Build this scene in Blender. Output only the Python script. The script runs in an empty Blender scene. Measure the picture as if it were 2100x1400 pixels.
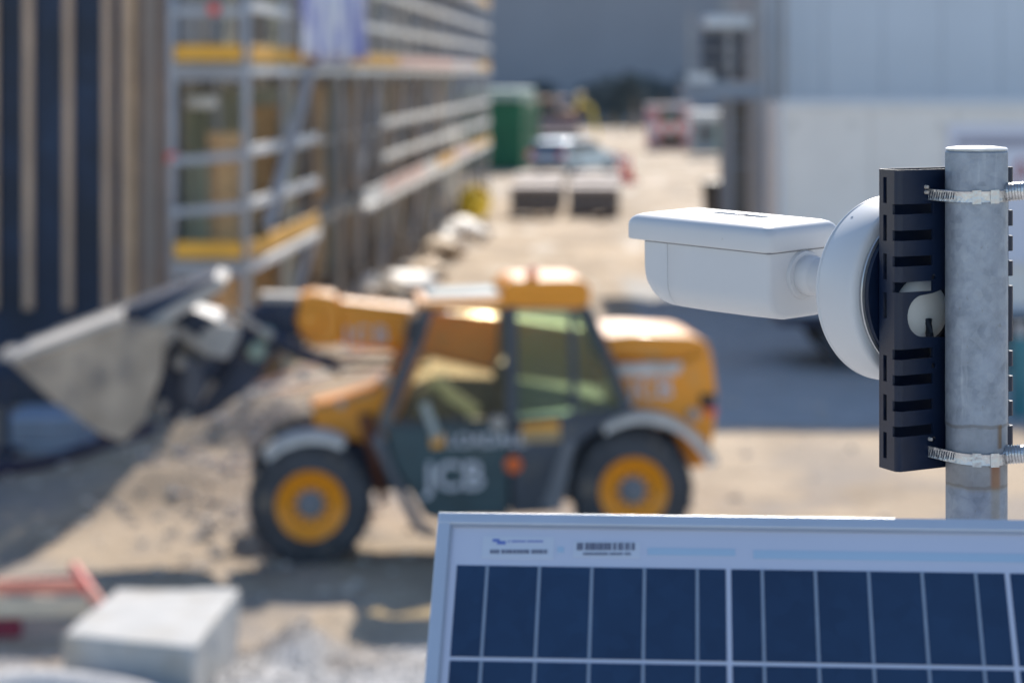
import bpy, bmesh, math, random
from mathutils import Vector, Matrix
from mathutils.noise import noise as pnoise, fractal
S = bpy.context.scene
COL = S.collection
R = math.radians
# ------------------------------------------------------------------ camera, world, sun, exposure
H = 4.2                       # lens height above the site
F = 4958.0                    # focal length in photo pixels (85 mm on a 36 mm frame)
cam = bpy.data.cameras.new('camera'); camo = bpy.data.objects.new('camera', cam); COL.objects.link(camo)
camo.location = (0, 0, H); camo.rotation_euler = (R(90), 0, 0)
cam.lens = 85.0; cam.sensor_width = 36.0; cam.sensor_fit = 'HORIZONTAL'; cam.shift_y = -550/2100
cam.clip_start = 0.05; cam.clip_end = 3000
cam.dof.use_dof = True; cam.dof.focus_distance = 1.965; cam.dof.aperture_fstop = 5.9
S.camera = camo
SUN_EL, SUN_AZ = 35.0, 6.5    # azimuth: degrees right (+X) of the view direction
w = bpy.data.worlds.new('World'); S.world = w; w.use_nodes = True
nt = w.node_tree; nt.nodes.clear()
sky = nt.nodes.new('ShaderNodeTexSky'); sky.sky_type = 'NISHITA'; sky.sun_disc = False
sky.sun_elevation = R(SUN_EL); sky.sun_rotation = R(SUN_AZ); sky.air_density = 1.0; sky.dust_density = .2; sky.ozone_density = 3.0
bg = nt.nodes.new('ShaderNodeBackground'); bg.inputs[1].default_value = 0.13
wo = nt.nodes.new('ShaderNodeOutputWorld')
nt.links.new(sky.outputs[0], bg.inputs[0]); nt.links.new(bg.outputs[0], wo.inputs[0])
sl = bpy.data.lights.new('sun', 'SUN'); sl.energy = 4.7; sl.angle = R(0.5); sl.color = (1.0, 0.93, 0.82)
so = bpy.data.objects.new('sun', sl); COL.objects.link(so); so.location = (5, 30, 40)
sd = Vector((math.sin(R(SUN_AZ))*math.cos(R(SUN_EL)), math.cos(R(SUN_AZ))*math.cos(R(SUN_EL)), math.sin(R(SUN_EL))))
so.rotation_euler = sd.to_track_quat('Z', 'Y').to_euler()
S.view_settings.view_transform = 'Standard'; S.view_settings.look = 'None'
S.view_settings.exposure = 0.58; S.view_settings.gamma = 1.0; S.view_settings.use_curve_mapping = False
S.cycles.use_denoising = True; S.cycles.max_bounces = 8

# ------------------------------------------------------------------ helpers
def at(px, py, d):            # a point of the place, from its bearing and its distance
    return Vector(((px-1050)/F*d, d, H-(py-150)/F*d))
def gx(px, d): return (px-1050)/F*d
def gd(py, z=0.0): return (H-z)*F/(py-150)   # distance of ground row
def lin(c):
    return tuple(((v/255)/12.92 if v/255 <= .04045 else ((v/255+.055)/1.055)**2.4) for v in c)
MATS = {}
def mat(name, col, rough=.6, metal=0., var=.12, vscale=4., bump=0., bscale=40., coat=0., dirt=None, dirt_amt=.0, dscale=2.5, spec=.5, trans=0., ior=1.45, noise_stretch=None):
    if name in MATS: return MATS[name]
    m = bpy.data.materials.new(name); m.use_nodes = True; n = m.node_tree; b = n.nodes['Principled BSDF']
    L = n.links
    tc = n.nodes.new('ShaderNodeTexCoord'); mp = n.nodes.new('ShaderNodeMapping')
    L.new(tc.outputs['Object'], mp.inputs[0])
    if noise_stretch: mp.inputs['Scale'].default_value = noise_stretch
    nz = n.nodes.new('ShaderNodeTexNoise'); nz.inputs['Scale'].default_value = vscale; nz.inputs['Detail'].default_value = 6
    L.new(mp.outputs[0], nz.inputs['Vector'])
    rp = n.nodes.new('ShaderNodeValToRGB'); c = Vector(col[:3])
    rp.color_ramp.elements[0].position = .3; rp.color_ramp.elements[1].position = .7
    rp.color_ramp.elements[0].color = (*[max(0, v*(1-var)) for v in c], 1)
    rp.color_ramp.elements[1].color = (*[min(1, v*(1+var)) for v in c], 1)
    L.new(nz.outputs['Fac'], rp.inputs[0]); out = rp.outputs[0]
    if dirt is not None:
        n2 = n.nodes.new('ShaderNodeTexNoise'); n2.inputs['Scale'].default_value = dscale; n2.inputs['Detail'].default_value = 8; n2.inputs['Roughness'].default_value = .65
        L.new(mp.outputs[0], n2.inputs['Vector'])
        r2 = n.nodes.new('ShaderNodeValToRGB'); r2.color_ramp.elements[0].position = .62-dirt_amt*.4; r2.color_ramp.elements[1].position = .72
        L.new(n2.outputs['Fac'], r2.inputs[0])
        mx = n.nodes.new('ShaderNodeMix'); mx.data_type = 'RGBA'
        L.new(r2.outputs[0], mx.inputs[0]); L.new(out, mx.inputs[6]); mx.inputs[7].default_value = (*dirt, 1); out = mx.outputs[2]
    L.new(out, b.inputs['Base Color'])
    b.inputs['Roughness'].default_value = rough; b.inputs['Metallic'].default_value = metal
    b.inputs['Specular IOR Level'].default_value = spec
    b.inputs['Coat Weight'].default_value = coat; b.inputs['Coat Roughness'].default_value = .08
    b.inputs['Transmission Weight'].default_value = trans; b.inputs['IOR'].default_value = ior
    if bump:
        bn = n.nodes.new('ShaderNodeTexNoise'); bn.inputs['Scale'].default_value = bscale; bn.inputs['Detail'].default_value = 5
        L.new(mp.outputs[0], bn.inputs['Vector'])
        bp = n.nodes.new('ShaderNodeBump'); bp.inputs['Strength'].default_value = bump; bp.inputs['Distance'].default_value = .02
        L.new(bn.outputs['Fac'], bp.inputs['Height']); L.new(bp.outputs[0], b.inputs['Normal'])
    MATS[name] = m; return m
def glass(name, tint, alpha=.35):
    """tinted window glass: mix of transparent tint and glossy reflection"""
    m = bpy.data.materials.new(name); m.use_nodes = True; n = m.node_tree; n.nodes.clear(); L = n.links
    o = n.nodes.new('ShaderNodeOutputMaterial'); tr = n.nodes.new('ShaderNodeBsdfTransparent'); tr.inputs[0].default_value = (*tint, 1)
    gl = n.nodes.new('ShaderNodeBsdfGlossy'); gl.inputs['Roughness'].default_value = .03; gl.inputs[0].default_value = (.9, .95, 1, 1)
    fr = n.nodes.new('ShaderNodeFresnel'); fr.inputs[0].default_value = 1.32
    df = n.nodes.new('ShaderNodeBsdfDiffuse'); df.inputs[0].default_value = (.55, .56, .50, 1)
    nz = n.nodes.new('ShaderNodeTexNoise'); nz.inputs['Scale'].default_value = 3
    tc = n.nodes.new('ShaderNodeTexCoord'); L.new(tc.outputs['Object'], nz.inputs['Vector'])
    mr = n.nodes.new('ShaderNodeMapRange'); mr.inputs[3].default_value = alpha*.3; mr.inputs[4].default_value = alpha*.9; L.new(nz.outputs['Fac'], mr.inputs[0])
    m1 = n.nodes.new('ShaderNodeMixShader'); m2 = n.nodes.new('ShaderNodeMixShader')
    L.new(mr.outputs[0], m1.inputs[0]); L.new(tr.outputs[0], m1.inputs[1]); L.new(df.outputs[0], m1.inputs[2])
    L.new(fr.outputs[0], m2.inputs[0]); L.new(m1.outputs[0], m2.inputs[1]); L.new(gl.outputs[0], m2.inputs[2]); L.new(m2.outputs[0], o.inputs[0])
    return m
def BM(): return bmesh.new()
def mk(name, bm, m, parent=None, bevel=0., seg=2, smooth=None, label=None, cat=None, group=None, kind=None, loc=None, rotz=None, ang=32, recalc=True):
    if recalc: bmesh.ops.recalc_face_normals(bm, faces=bm.faces[:])
    me = bpy.data.meshes.new(name); bm.to_mesh(me); bm.free()
    for mm in (m if isinstance(m, (list, tuple)) else [m]): me.materials.append(mm)
    o = bpy.data.objects.new(name, me); COL.objects.link(o)
    if parent is not None: o.parent = parent
    if loc is not None: o.location = loc
    if rotz is not None: o.rotation_euler.z = rotz
    if smooth is None: smooth = bevel > 0
    if smooth: me.shade_smooth(); 
    if bevel:
        b = o.modifiers.new('bevel', 'BEVEL'); b.width = bevel; b.segments = seg; b.limit_method = 'ANGLE'; b.angle_limit = R(ang); b.harden_normals = True
    elif smooth:
        try:
            me.set_sharp_from_angle(angle=R(ang))
        except Exception: pass
    tag(o, label, cat, group, kind); return o
def tag(o, label=None, cat=None, group=None, kind=None):
    for k, v in (('label', label), ('category', cat), ('group', group), ('kind', kind)):
        if v: o[k] = v
    return o
def empty(name, loc=(0, 0, 0), rotz=0, label=None, cat=None, group=None, parent=None):
    o = bpy.data.objects.new(name, None); COL.objects.link(o); o.location = loc; o.rotation_euler.z = rotz; o.empty_display_size = .1
    if parent: o.parent = parent
    return tag(o, label, cat, group)
def dup(root, loc=None, rotz=None, label=None, parent=None):
    c = root.copy(); COL.objects.link(c)
    if parent is not None: c.parent = parent
    if loc is not None: c.location = loc
    if rotz is not None: c.rotation_euler.z = rotz
    if label: c['label'] = label
    for ch in [o for o in list(root.children)]: dup(ch, parent=c)
    return c
def bake(o):
    dg = bpy.context.evaluated_depsgraph_get(); e = o.evaluated_get(dg)
    me = bpy.data.meshes.new_from_object(e); o.modifiers.clear(); o.data = me; return o
def cut(o, bm):
    """carve the given shape out of o for good"""
    bmesh.ops.recalc_face_normals(bm, faces=bm.faces[:])
    me = bpy.data.meshes.new('c'); bm.to_mesh(me); bm.free(); c = bpy.data.objects.new('c', me); COL.objects.link(c); c.parent = o.parent; c.matrix_basis = o.matrix_basis.copy()
    b = o.modifiers.new('b', 'BOOLEAN'); b.operation = 'DIFFERENCE'; b.object = c; b.solver = 'EXACT'; b.use_self = True
    bpy.context.view_layer.update(); bake(o); bpy.data.objects.remove(c)
def box(bm, c, s, M=None, mi=0):
    v = []
    for dx in (-.5, .5):
        for dy in (-.5, .5):
            for dz in (-.5, .5):
                p = Vector((dx*s[0], dy*s[1], dz*s[2]))
                if M is not None: p = M @ p
                v.append(bm.verts.new(p+Vector(c)))
    for f in ((0, 1, 3, 2), (4, 6, 7, 5), (0, 4, 5, 1), (2, 3, 7, 6), (0, 2, 6, 4), (1, 5, 7, 3)):
        bm.faces.new([v[i] for i in f]).material_index = mi
def box2(bm, x0, x1, y0, y1, z0, z1, mi=0): box(bm, ((x0+x1)/2, (y0+y1)/2, (z0+z1)/2), (abs(x1-x0), abs(y1-y0), abs(z1-z0)), None, mi)
def beam(bm, a, b, w_, h_, up=(0, 0, 1)):
    a, b = Vector(a), Vector(b); d = b-a; L = d.length; x = d.normalized(); u = Vector(up)
    if abs(x.dot(u)) > .98: u = Vector((0, 1, 0))
    y = u.cross(x).normalized(); z = x.cross(y)
    M = Matrix((x, y, z)).transposed(); box(bm, (a+b)/2, (L, w_, h_), M)
def frame(a, b):
    d = (Vector(b)-Vector(a)).normalized(); u = Vector((0, 0, 1)) if abs(d.z) < .95 else Vector((1, 0, 0))
    y = u.cross(d).normalized(); return d, y, d.cross(y)
def tube(bm, pts, r, seg=10, caps=True):
    pts = [Vector(p) for p in pts]; rings = []; n = len(pts)
    for i, p in enumerate(pts):
        a = pts[max(0, i-1)]; b = pts[min(n-1, i+1)]; d, y, z = frame(a, b)
        rr = r[i] if isinstance(r, (list, tuple)) else r
        rings.append([bm.verts.new(p+(y*math.cos(t)+z*math.sin(t))*rr) for t in [2*math.pi*k/seg for k in range(seg)]])
    for i in range(n-1):
        for k in range(seg):
            bm.faces.new((rings[i][k], rings[i][(k+1) % seg], rings[i+1][(k+1) % seg], rings[i+1][k]))
    if caps: bm.faces.new(rings[0][::-1]); bm.faces.new(rings[-1])
def lathe(bm, prof, seg=48, M=None, mi=0):
    """prof: (radius, height) pairs turned about local Z, then moved by M"""
    rings = []
    for r, h in prof:
        if r < 1e-6:
            p = Vector((0, 0, h)); rings.append([bm.verts.new(M @ p if M else p)]); continue
        rg = []
        for k in range(seg):
            t = 2*math.pi*k/seg; p = Vector((r*math.cos(t), r*math.sin(t), h)); rg.append(bm.verts.new(M @ p if M else p))
        rings.append(rg)
    for a, b in zip(rings, rings[1:]):
        for k in range(seg):
            q = [a[k % len(a)], a[(k+1) % len(a)], b[(k+1) % len(b)], b[k % len(b)]]
            u = []
            for v in q:
                if v not in u: u.append(v)
            if len(u) > 2: bm.faces.new(u).material_index = mi
def prism(bm, pts, f, c0, c1, mi=0):
    """polygon pts (a, b) pushed from c0 to c1; f(a, b, c) gives the point"""
    A = [bm.verts.new(f(a, b, c0)) for a, b in pts]; B = [bm.verts.new(f(a, b, c1)) for a, b in pts]; n = len(pts)
    bm.faces.new(A).material_index = mi; bm.faces.new(B[::-1]).material_index = mi
    for i in range(n): bm.faces.new((A[i], B[i], B[(i+1) % n], A[(i+1) % n])).material_index = mi
def axisM(o, d, up=(0, 0, 1)):
    """matrix whose local Z runs along d"""
    d = Vector(d).normalized(); u = Vector(up)
    if abs(d.dot(u)) > .98: u = Vector((0, 1, 0))
    x = u.cross(d).normalized(); y = d.cross(x)
    M = Matrix((x, y, d)).transposed().to_4x4(); M.translation = Vector(o); return M
def text(body, size, m, parent, M, name='lettering', ext=.002, spacing=1., shear=0., offset=0.):
    c = bpy.data.curves.new(name, 'FONT'); c.body = body; c.size = size; c.extrude = ext; c.space_character = spacing; c.shear = shear; c.offset = offset
    c.align_x = 'LEFT'; c.materials.append(m); o = bpy.data.objects.new(name, c); COL.objects.link(o)
    bpy.context.view_layer.update(); me = bpy.data.meshes.new_from_object(o.evaluated_get(bpy.context.evaluated_depsgraph_get())); bpy.data.objects.remove(o)
    me.materials.clear(); me.materials.append(m)
    o = bpy.data.objects.new(name, me); COL.objects.link(o); o.matrix_basis = M
    if parent is not None: o.parent = parent
    return o
def rrect(x0, x1, y0, y1, r, n=6):
    out = []
    for cx, cy, a0 in ((x1-r, y1-r, 0), (x0+r, y1-r, 90), (x0+r, y0+r, 180), (x1-r, y0+r, 270)):
        for k in range(n+1):
            a = R(a0+90*k/n); out.append((cx+r*math.cos(a), cy+r*math.sin(a)))
    return out
def blob(bm, c, s, seed=0, sub=2, amp=.25, freq=1.2):
    ret = bmesh.ops.create_icosphere(bm, subdivisions=sub, radius=1)
    for v in ret['verts']:
        k = 1+amp*pnoise(v.co*freq+Vector((seed*7.3, seed*1.7, seed)))
        v.co = Vector((v.co.x*s[0]*k, v.co.y*s[1]*k, v.co.z*s[2]*k))+Vector(c)
rnd = random.Random(7)

# ------------------------------------------------------------------ materials
sand_c = (.46, .355, .25)
M_steel = mat('galvanised', (.42, .45, .50), .45, .55, .18, 9, dirt=(.60, .62, .66), dirt_amt=.1, dscale=6)
M_scaf = mat('scaffold_steel', (.40, .415, .45), .5, .1, .12, 3)
M_rail = mat('pale_rail', (.84, .83, .80), .6, 0, .10, 1.5, dirt=(.62, .42, .22), dirt_amt=.12, dscale=1.1)
M_orange_board = mat('orange_board', (.88, .45, .06), .6, 0, .15, 2)
M_pink_board = mat('faded_red_board', (.88, .58, .50), .6, 0, .1, 2)
M_deck = mat('scaffold_deck', (.46, .41, .33), .8, 0, .2, 4)
M_wood = mat('timber', (.40, .25, .13), .75, 0, .25, 6, noise_stretch=(1, 1, .15))
M_batten = mat('wall_batten', (.60, .43, .31), .75, 0, .2, 3, noise_stretch=(6, 6, .4))
M_navy = mat('membrane', (.009, .022, .055), .5, 0, .5, 1.2, bump=.5, bscale=2, dirt=(.022, .055, .125), dirt_amt=.2, dscale=1.1)
M_osb = mat('chipboard', (.92, .56, .29), .8, 0, .2, 14)
M_conc = mat('concrete', (.48, .47, .455), .85, 0, .14, 5, bump=.3, bscale=60, dirt=(.33, .29, .24), dirt_amt=.35)
M_white = mat('white_paint', (.78, .79, .80), .5, 0, .04, 1)
M_truck = mat('truck_body', (.90, .84, .77), .5, 0, .05, 1.2, dirt=(.66, .62, .56), dirt_amt=.1)
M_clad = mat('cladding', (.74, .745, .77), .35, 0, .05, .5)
M_clad_far = mat('dark_cladding', (.31, .325, .37), .5, 0., .1, .1)
M_black = mat('black_plastic', (.018, .022, .032), .5, 0, .2, 5)
M_rubber = mat('tyre_rubber', (.068, .072, .082), .85, 0, .25, 6, dirt=(.22, .18, .14), dirt_amt=.12, dscale=4)
M_paint = mat('yellow_paint', (.88, .315, .010), .42, 0, .06, 2, coat=.25, dirt=(.50, .32, .14), dirt_amt=.05, dscale=3)
M_dust = mat('dusty_plate', (.47, .37, .27), .7, 0, .15, 5, dirt=(.70, .33, .05), dirt_amt=.10)
M_cabf = mat('cab_frame', (.045, .060, .085), .4, 0, .2, 3, dirt=(.15, .14, .13), dirt_amt=.08)
M_cabp = mat('cab_panel', (.030, .065, .080), .45, 0, .3, 3, dirt=(.13, .14, .12), dirt_amt=.1)
M_fender = mat('grey_fender', (.66, .645, .62), .55, 0, .15, 3, dirt=(.35, .29, .22), dirt_amt=.2)
M_bucket = mat('worn_steel', (.36, .30, .24), .55, .25, .25, 3, dirt=(.12, .12, .13), dirt_amt=.2, dscale=2)
M_lip = mat('bare_steel', (.44, .40, .36), .75, 0., .1, 3)
M_dark = mat('dark_steel', (.028, .040, .075), .5, .2, .3, 3, dirt=(.2, .17, .14), dirt_amt=.08)
M_decal = mat('decal_white', (.62, .63, .68), .5, 0, .05, 3)
M_red = mat('red_plastic', (.85, .12, .09), .5, 0, .12, 3)
M_green = mat('green_paint', (.015, .15, .07), .5, 0, .15, 1)
M_yel = mat('yellow_plastic', (.93, .68, .07), .5, 0, .1, 3)
M_olive = mat('olive_panel', (.40, .40, .27), .7, 0, .2, 2)
M_teal = mat('teal_panel', (.03, .07, .09), .25, 0, .4, 1)
M_greyp = mat('grey_render', (.36, .36, .37), .8, 0, .12, 1)
M_glass = glass('cab_glass', (.99, .95, .76), .012)
M_glass2 = glass('cab_glass_tinted', (.66, .82, .64), .13)

# ------------------------------------------------------------------ ground
MOUNDS = [ # x, y, radius x, radius y, height
    (-3.9, 19.3, .9, .5, .16), (-2.9, 19.9, .8, .5, .10), (-2.2, 19.0, .6, .4, .07), (-2.6, 26.0, 1.3, .9, .75), (-3.3, 24.2, .9, .7, .3),
    (-1.55, 17.4, .22, .55, .22), (-1.3, 18.3, .22, .5, .16), (-2.0, 16.4, .5, .35, .12), (-2.95, 15.42, 1.2, .42, .40), (-3.9, 16.3, .5, .5, .12), (-3.3, 46, 1.6, 4, .3), (-1.6, 58, .9, 4, .3), (-2.6, 37.0, .8, 3, .22), (-2.0, 43.0, .6, 2.4, .2), (1.05, 21.4, .9, 1.8, .085)]
def gh(x, y):
    z = 0.
    for mx, my, rx, ry, hh in MOUNDS:
        q = ((x-mx)/rx)**2+((y-my)/ry)**2
        if q < 9: z += hh*math.exp(-q)
    if 12 < y < 90 and abs(x) < 14:
        z += .035*pnoise(Vector((x*.9, y*.9, 1)))+.016*pnoise(Vector((x*3.1, y*3.1, 5)))+.007*pnoise(Vector((x*9, y*9, 9)))
        if y > 31:                      # tyre ruts down the lane
            for o_, ph_ in ((-.9, 0), (.9, 0), (-.2, 2.1), (1.5, 2.1)):
                q = (x-(.5+.018*(y-30)+.45*math.sin(y*.11+ph_)+o_))/.15
                if abs(q) < 3: z -= .05*math.exp(-q*q)*(.6+.6*pnoise(Vector((x, y*.8, 3))))
    return z
def steps(a, b, s):
    n = max(1, int(round((b-a)/s))); return [a+(b-a)*i/n for i in range(n)]
xs = steps(-500, -60, 110)+steps(-60, -14, 8)+steps(-14, -6, .5)+steps(-6, 5, .075)+steps(5, 14, .5)+steps(14, 60, 8)+steps(60, 500, 110)+[500]
ys = steps(-40, 8, 8)+steps(8, 14, 1)+steps(14, 30, .075)+steps(30, 90, .4)+steps(90, 200, 6)+steps(200, 900, 100)+[900]
bm = BM(); g = [[bm.verts.new((x, y, gh(x, y))) for x in xs] for y in ys]
for j in range(len(ys)-1):
    for i in range(len(xs)-1): bm.faces.new((g[j][i], g[j][i+1], g[j+1][i+1], g[j+1][i]))
mg = bpy.data.materials.new('site_ground'); mg.use_nodes = True; n = mg.node_tree; L = n.links; b = n.nodes['Principled BSDF']
b.inputs['Roughness'].default_value = .9; b.inputs['Specular IOR Level'].default_value = .2
geo = n.nodes.new('ShaderNodeNewGeometry'); sp = n.nodes.new('ShaderNodeSeparateXYZ'); L.new(geo.outputs['Position'], sp.inputs[0])
def noise_n(sc, det=6, rough=.6, stretch=None):
    q = n.nodes.new('ShaderNodeTexNoise'); q.inputs['Scale'].default_value = sc; q.inputs['Detail'].default_value = det; q.inputs['Roughness'].default_value = rough
    if stretch:
        mp = n.nodes.new('ShaderNodeMapping'); mp.inputs['Scale'].default_value = stretch; L.new(geo.outputs['Position'], mp.inputs[0]); L.new(mp.outputs[0], q.inputs['Vector'])
    else: L.new(geo.outputs['Position'], q.inputs['Vector'])
    return q.outputs['Fac']
def ramp(fac, p0, c0, p1, c1):
    r = n.nodes.new('ShaderNodeValToRGB'); r.color_ramp.elements[0].position = p0; r.color_ramp.elements[1].position = p1
    r.color_ramp.elements[0].color = (*c0, 1); r.color_ramp.elements[1].color = (*c1, 1); L.new(fac, r.inputs[0]); return r.outputs[0]
def mixc(fac, a, c):
    m_ = n.nodes.new('ShaderNodeMix'); m_.data_type = 'RGBA'
    for inp, v in ((0, fac), (6, a), (7, c)):
        if isinstance(v, tuple): m_.inputs[inp].default_value = (*v, 1)
        elif isinstance(v, float): m_.inputs[inp].default_value = v
        else: L.new(v, m_.inputs[inp])
    return m_.outputs[2]
def math_n(op, a, c=0.):
    q = n.nodes.new('ShaderNodeMath'); q.operation = op
    for i, v in ((0, a), (1, c)):
        if isinstance(v, (int, float)): q.inputs[i].default_value = v
        else: L.new(v, q.inputs[i])
    return q.outputs[0]
def maprange(v, a, c, o0=0., o1=1.):
    q = n.nodes.new('ShaderNodeMapRange'); q.interpolation_type = 'SMOOTHSTEP'
    for i, u in enumerate((v, a, c, o0, o1)):
        if isinstance(u, (int, float)): q.inputs[i].default_value = u
        else: L.new(u, q.inputs[i])
    return q.outputs[0]
base = ramp(noise_n(.45, 9, .65, (1, .45, 1)), .36, (.31, .235, .165), .60, (.54, .42, .30))
fine = ramp(noise_n(9, 8, .7), .38, (.62, .62, .62), .6, (1, 1, 1))
mm = n.nodes.new('ShaderNodeMix'); mm.data_type = 'RGBA'; mm.blend_type = 'MULTIPLY'; mm.inputs[0].default_value = .55; L.new(base, mm.inputs[6]); L.new(fine, mm.inputs[7]); c0 = mm.outputs[2]
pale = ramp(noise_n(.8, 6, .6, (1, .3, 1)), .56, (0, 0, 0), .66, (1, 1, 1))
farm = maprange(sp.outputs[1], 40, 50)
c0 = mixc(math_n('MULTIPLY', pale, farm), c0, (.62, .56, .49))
damp = ramp(noise_n(.7, 7, .6, (1, .8, 1)), .47, (0, 0, 0), .60, (1, 1, 1))
nearm = maprange(sp.outputs[1], 31, 24)
c0 = mixc(math_n('MULTIPLY', math_n('MULTIPLY', damp, nearm), .75), c0, (.27, .235, .21))
# pale gravel patch in the near left corner
wob = math_n('MULTIPLY', math_n('SUBTRACT', noise_n(1.1, 5), .5), 2.2)
gy = maprange(math_n('ADD', sp.outputs[1], wob), 17.6, 17.0)
gcol = ramp(noise_n(38, 3, .5), .35, (.36, .355, .355), .62, (.60, .58, .565))
c0 = mixc(gy, c0, gcol)
# paved strip beyond the loader, on the right
px_ = math_n('MULTIPLY', maprange(math_n('ADD', sp.outputs[0], math_n('MULTIPLY', wob, .25)), 2.0, 2.4), math_n('MULTIPLY', maprange(sp.outputs[1], 28.3, 29.0), maprange(sp.outputs[1], 52, 47)))
c0 = mixc(px_, c0, ramp(noise_n(2, 6), .3, (.34, .33, .32), .7, (.46, .445, .43)))
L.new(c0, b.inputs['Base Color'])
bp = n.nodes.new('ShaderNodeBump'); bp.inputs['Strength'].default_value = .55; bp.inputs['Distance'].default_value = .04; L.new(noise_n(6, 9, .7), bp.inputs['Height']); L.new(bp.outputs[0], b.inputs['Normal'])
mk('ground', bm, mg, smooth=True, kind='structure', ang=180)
# loose stones: nobody could count them
bm = BM(); r = random.Random(3)
def stone(bm, p, s, r):
    vs = [Vector(v) for v in ((1, 0, 0), (-1, 0, 0), (0, 1, 0), (0, -1, 0), (0, 0, 1), (0, 0, -1))]
    q = [bm.verts.new(Vector(p)+Vector((v.x*s*r.uniform(.6, 1.3), v.y*s*r.uniform(.6, 1.3), v.z*s*r.uniform(.4, .9)))) for v in vs]
    for a, b_, c in ((0, 2, 4), (2, 1, 4), (1, 3, 4), (3, 0, 4), (2, 0, 5), (1, 2, 5), (3, 1, 5), (0, 3, 5)): bm.faces.new((q[a], q[b_], q[c]))
for k in range(6150):
    if k < 5500: x, y = r.uniform(-4.6, 0.6), r.uniform(15.6, 17.6)
    elif k < 6000: x, y = r.gauss(-2.5, .8), r.gauss(24.5, 2.2)
    else: x, y = r.uniform(-6, 4), r.uniform(17, 34)
    s = r.uniform(.008, .022) if k < 5500 else r.uniform(.015, .07)*(1 if r.random() < .93 else 1.6)
    stone(bm, (x, y, gh(x, y)+s*.2), s, r)
M_stone = mat('stones', (.58, .50, .42), .85, 0, .35, 9)
mk('gravel', bm, M_stone, kind='stuff', label='loose gravel and stones scattered over the churned ground', cat='gravel')

# ------------------------------------------------------------------ far grey hall and what stands before it
D = 215.
hall = empty('industrial_hall', (gx(1180, D), D, 0), label='huge dark blue grey industrial hall closing off the far end of the site', cat='building')
bm = BM(); box2(bm, -24, 30, 0, 40, 0, 19); mk('wall', bm, M_clad_far, hall)
bm = BM()
for k in range(90): box2(bm, -24+k*.6, -23.8+k*.6, -.07, -.003, 1.2, 18.8)
mk('cladding_ribs', bm, M_clad_far, hall, kind='stuff')
bm = BM(); box2(bm, -24, 30, -.16, -.004, 0, 1.15); mk('plinth', bm, M_greyp, hall)
bm = BM(); box2(bm, -24.3, 30.3, -.3, 40.2, 19.0, 19.4); mk('roof_edge', bm, M_clad_far, hall)
M_leafd = mat('hedge_leaf', (.10, .125, .13), .8, 0, .4, 3)
def foliage(name, c, s, nleaf, leaf, seed, label, group=None, trunk=True, m=M_leafd):
    root = empty(name, (c[0], c[1], 0), label=label, cat='tree' if trunk else 'bush', group=group); q = random.Random(seed); bm = BM()
    cl = [(q.uniform(-.7, .7)*s[0], q.uniform(-.7, .7)*s[1], q.uniform(-.6, .7)*s[2], q.uniform(.35, .6)) for _ in range(9)]
    for _ in range(nleaf):
        a = q.choice(cl); v = Vector((q.gauss(0, 1), q.gauss(0, 1), q.gauss(0, 1))).normalized()*q.random()**.4
        p = Vector((a[0]+v.x*a[3]*s[0], a[1]+v.y*a[3]*s[1], c[2]+a[2]+v.z*a[3]*s[2]))
        e = Vector((q.gauss(0, 1), q.gauss(0, 1), q.gauss(0, 1))).normalized()*leaf; f_ = e.orthogonal().normalized()*leaf*.7
        bm.faces.new([bm.verts.new(p+e), bm.verts.new(p+f_), bm.verts.new(p-e), bm.verts.new(p-f_)])
    mk('crown' if trunk else 'leaves', bm, m, root, recalc=False)
    bm = BM(); tube(bm, [(0, 0, -.05), (.05, 0, c[2]*.6), (0, .1, c[2]+s[2]*.3)], [.16*s[0]/1.5, .11*s[0]/1.5, .04], 8); mk('trunk' if trunk else 'stem', bm, M_wood, root)
    return root
for k, (px, d, hh, ww, lb) in enumerate(((1255, 190, 2.2, 3.0, 'dark round tree in front of the far hall, left of the gap'), (1300, 178, 2.6, 1.7, 'dark narrow tree beside the red and white container'), (1225, 200, 1.9, 2.2, 'low dark tree behind the digger'), (1360, 195, 2.3, 3.2, 'dark broad tree behind the red and white container'), (1075, 195, 2.0, 2.4, 'dark tree behind the green container'))):
    foliage('tree', (gx(px, d), d, hh), (ww, ww*.7, hh*.8), 1500, .16, 11+k, lb, 'trees in front of the far hall')

# green container stack
d = 104.
gc = empty('storage_container', (gx(1030, d), d, 0), R(-8), 'tall dark green steel container at the far end of the scaffold', 'container')
bm = BM(); box2(bm, -1.9, .82, 0, 5.8, .12, 2.95); mk('body', bm, M_green, gc, bevel=.02)
bm = BM()
for k in range(15): box2(bm, -1.8+k*.18, -1.72+k*.18, -.05, -.002, .25, 2.85)
for k in range(20): box2(bm, .822, .87, .15+k*.28, .29+k*.28, .25, 2.85)
mk('ribs', bm, M_green, gc)
for x in (-1.9, .82): 
    for y in (0, 5.8): bm = BM(); box2(bm, x-.07, x+.07, y-.07, y+.07, 0, 3.0); mk('corner_post', bm, M_green, gc)
M_pg = mat('pale_green', (.32, .42, .36), .7, 0, .1, 1)
bm = BM(); box2(bm, -1.95, .7, -.05, 5.8, 3.01, 3.5); mk('roof_load', bm, M_pg, gc, bevel=.1)

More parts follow.
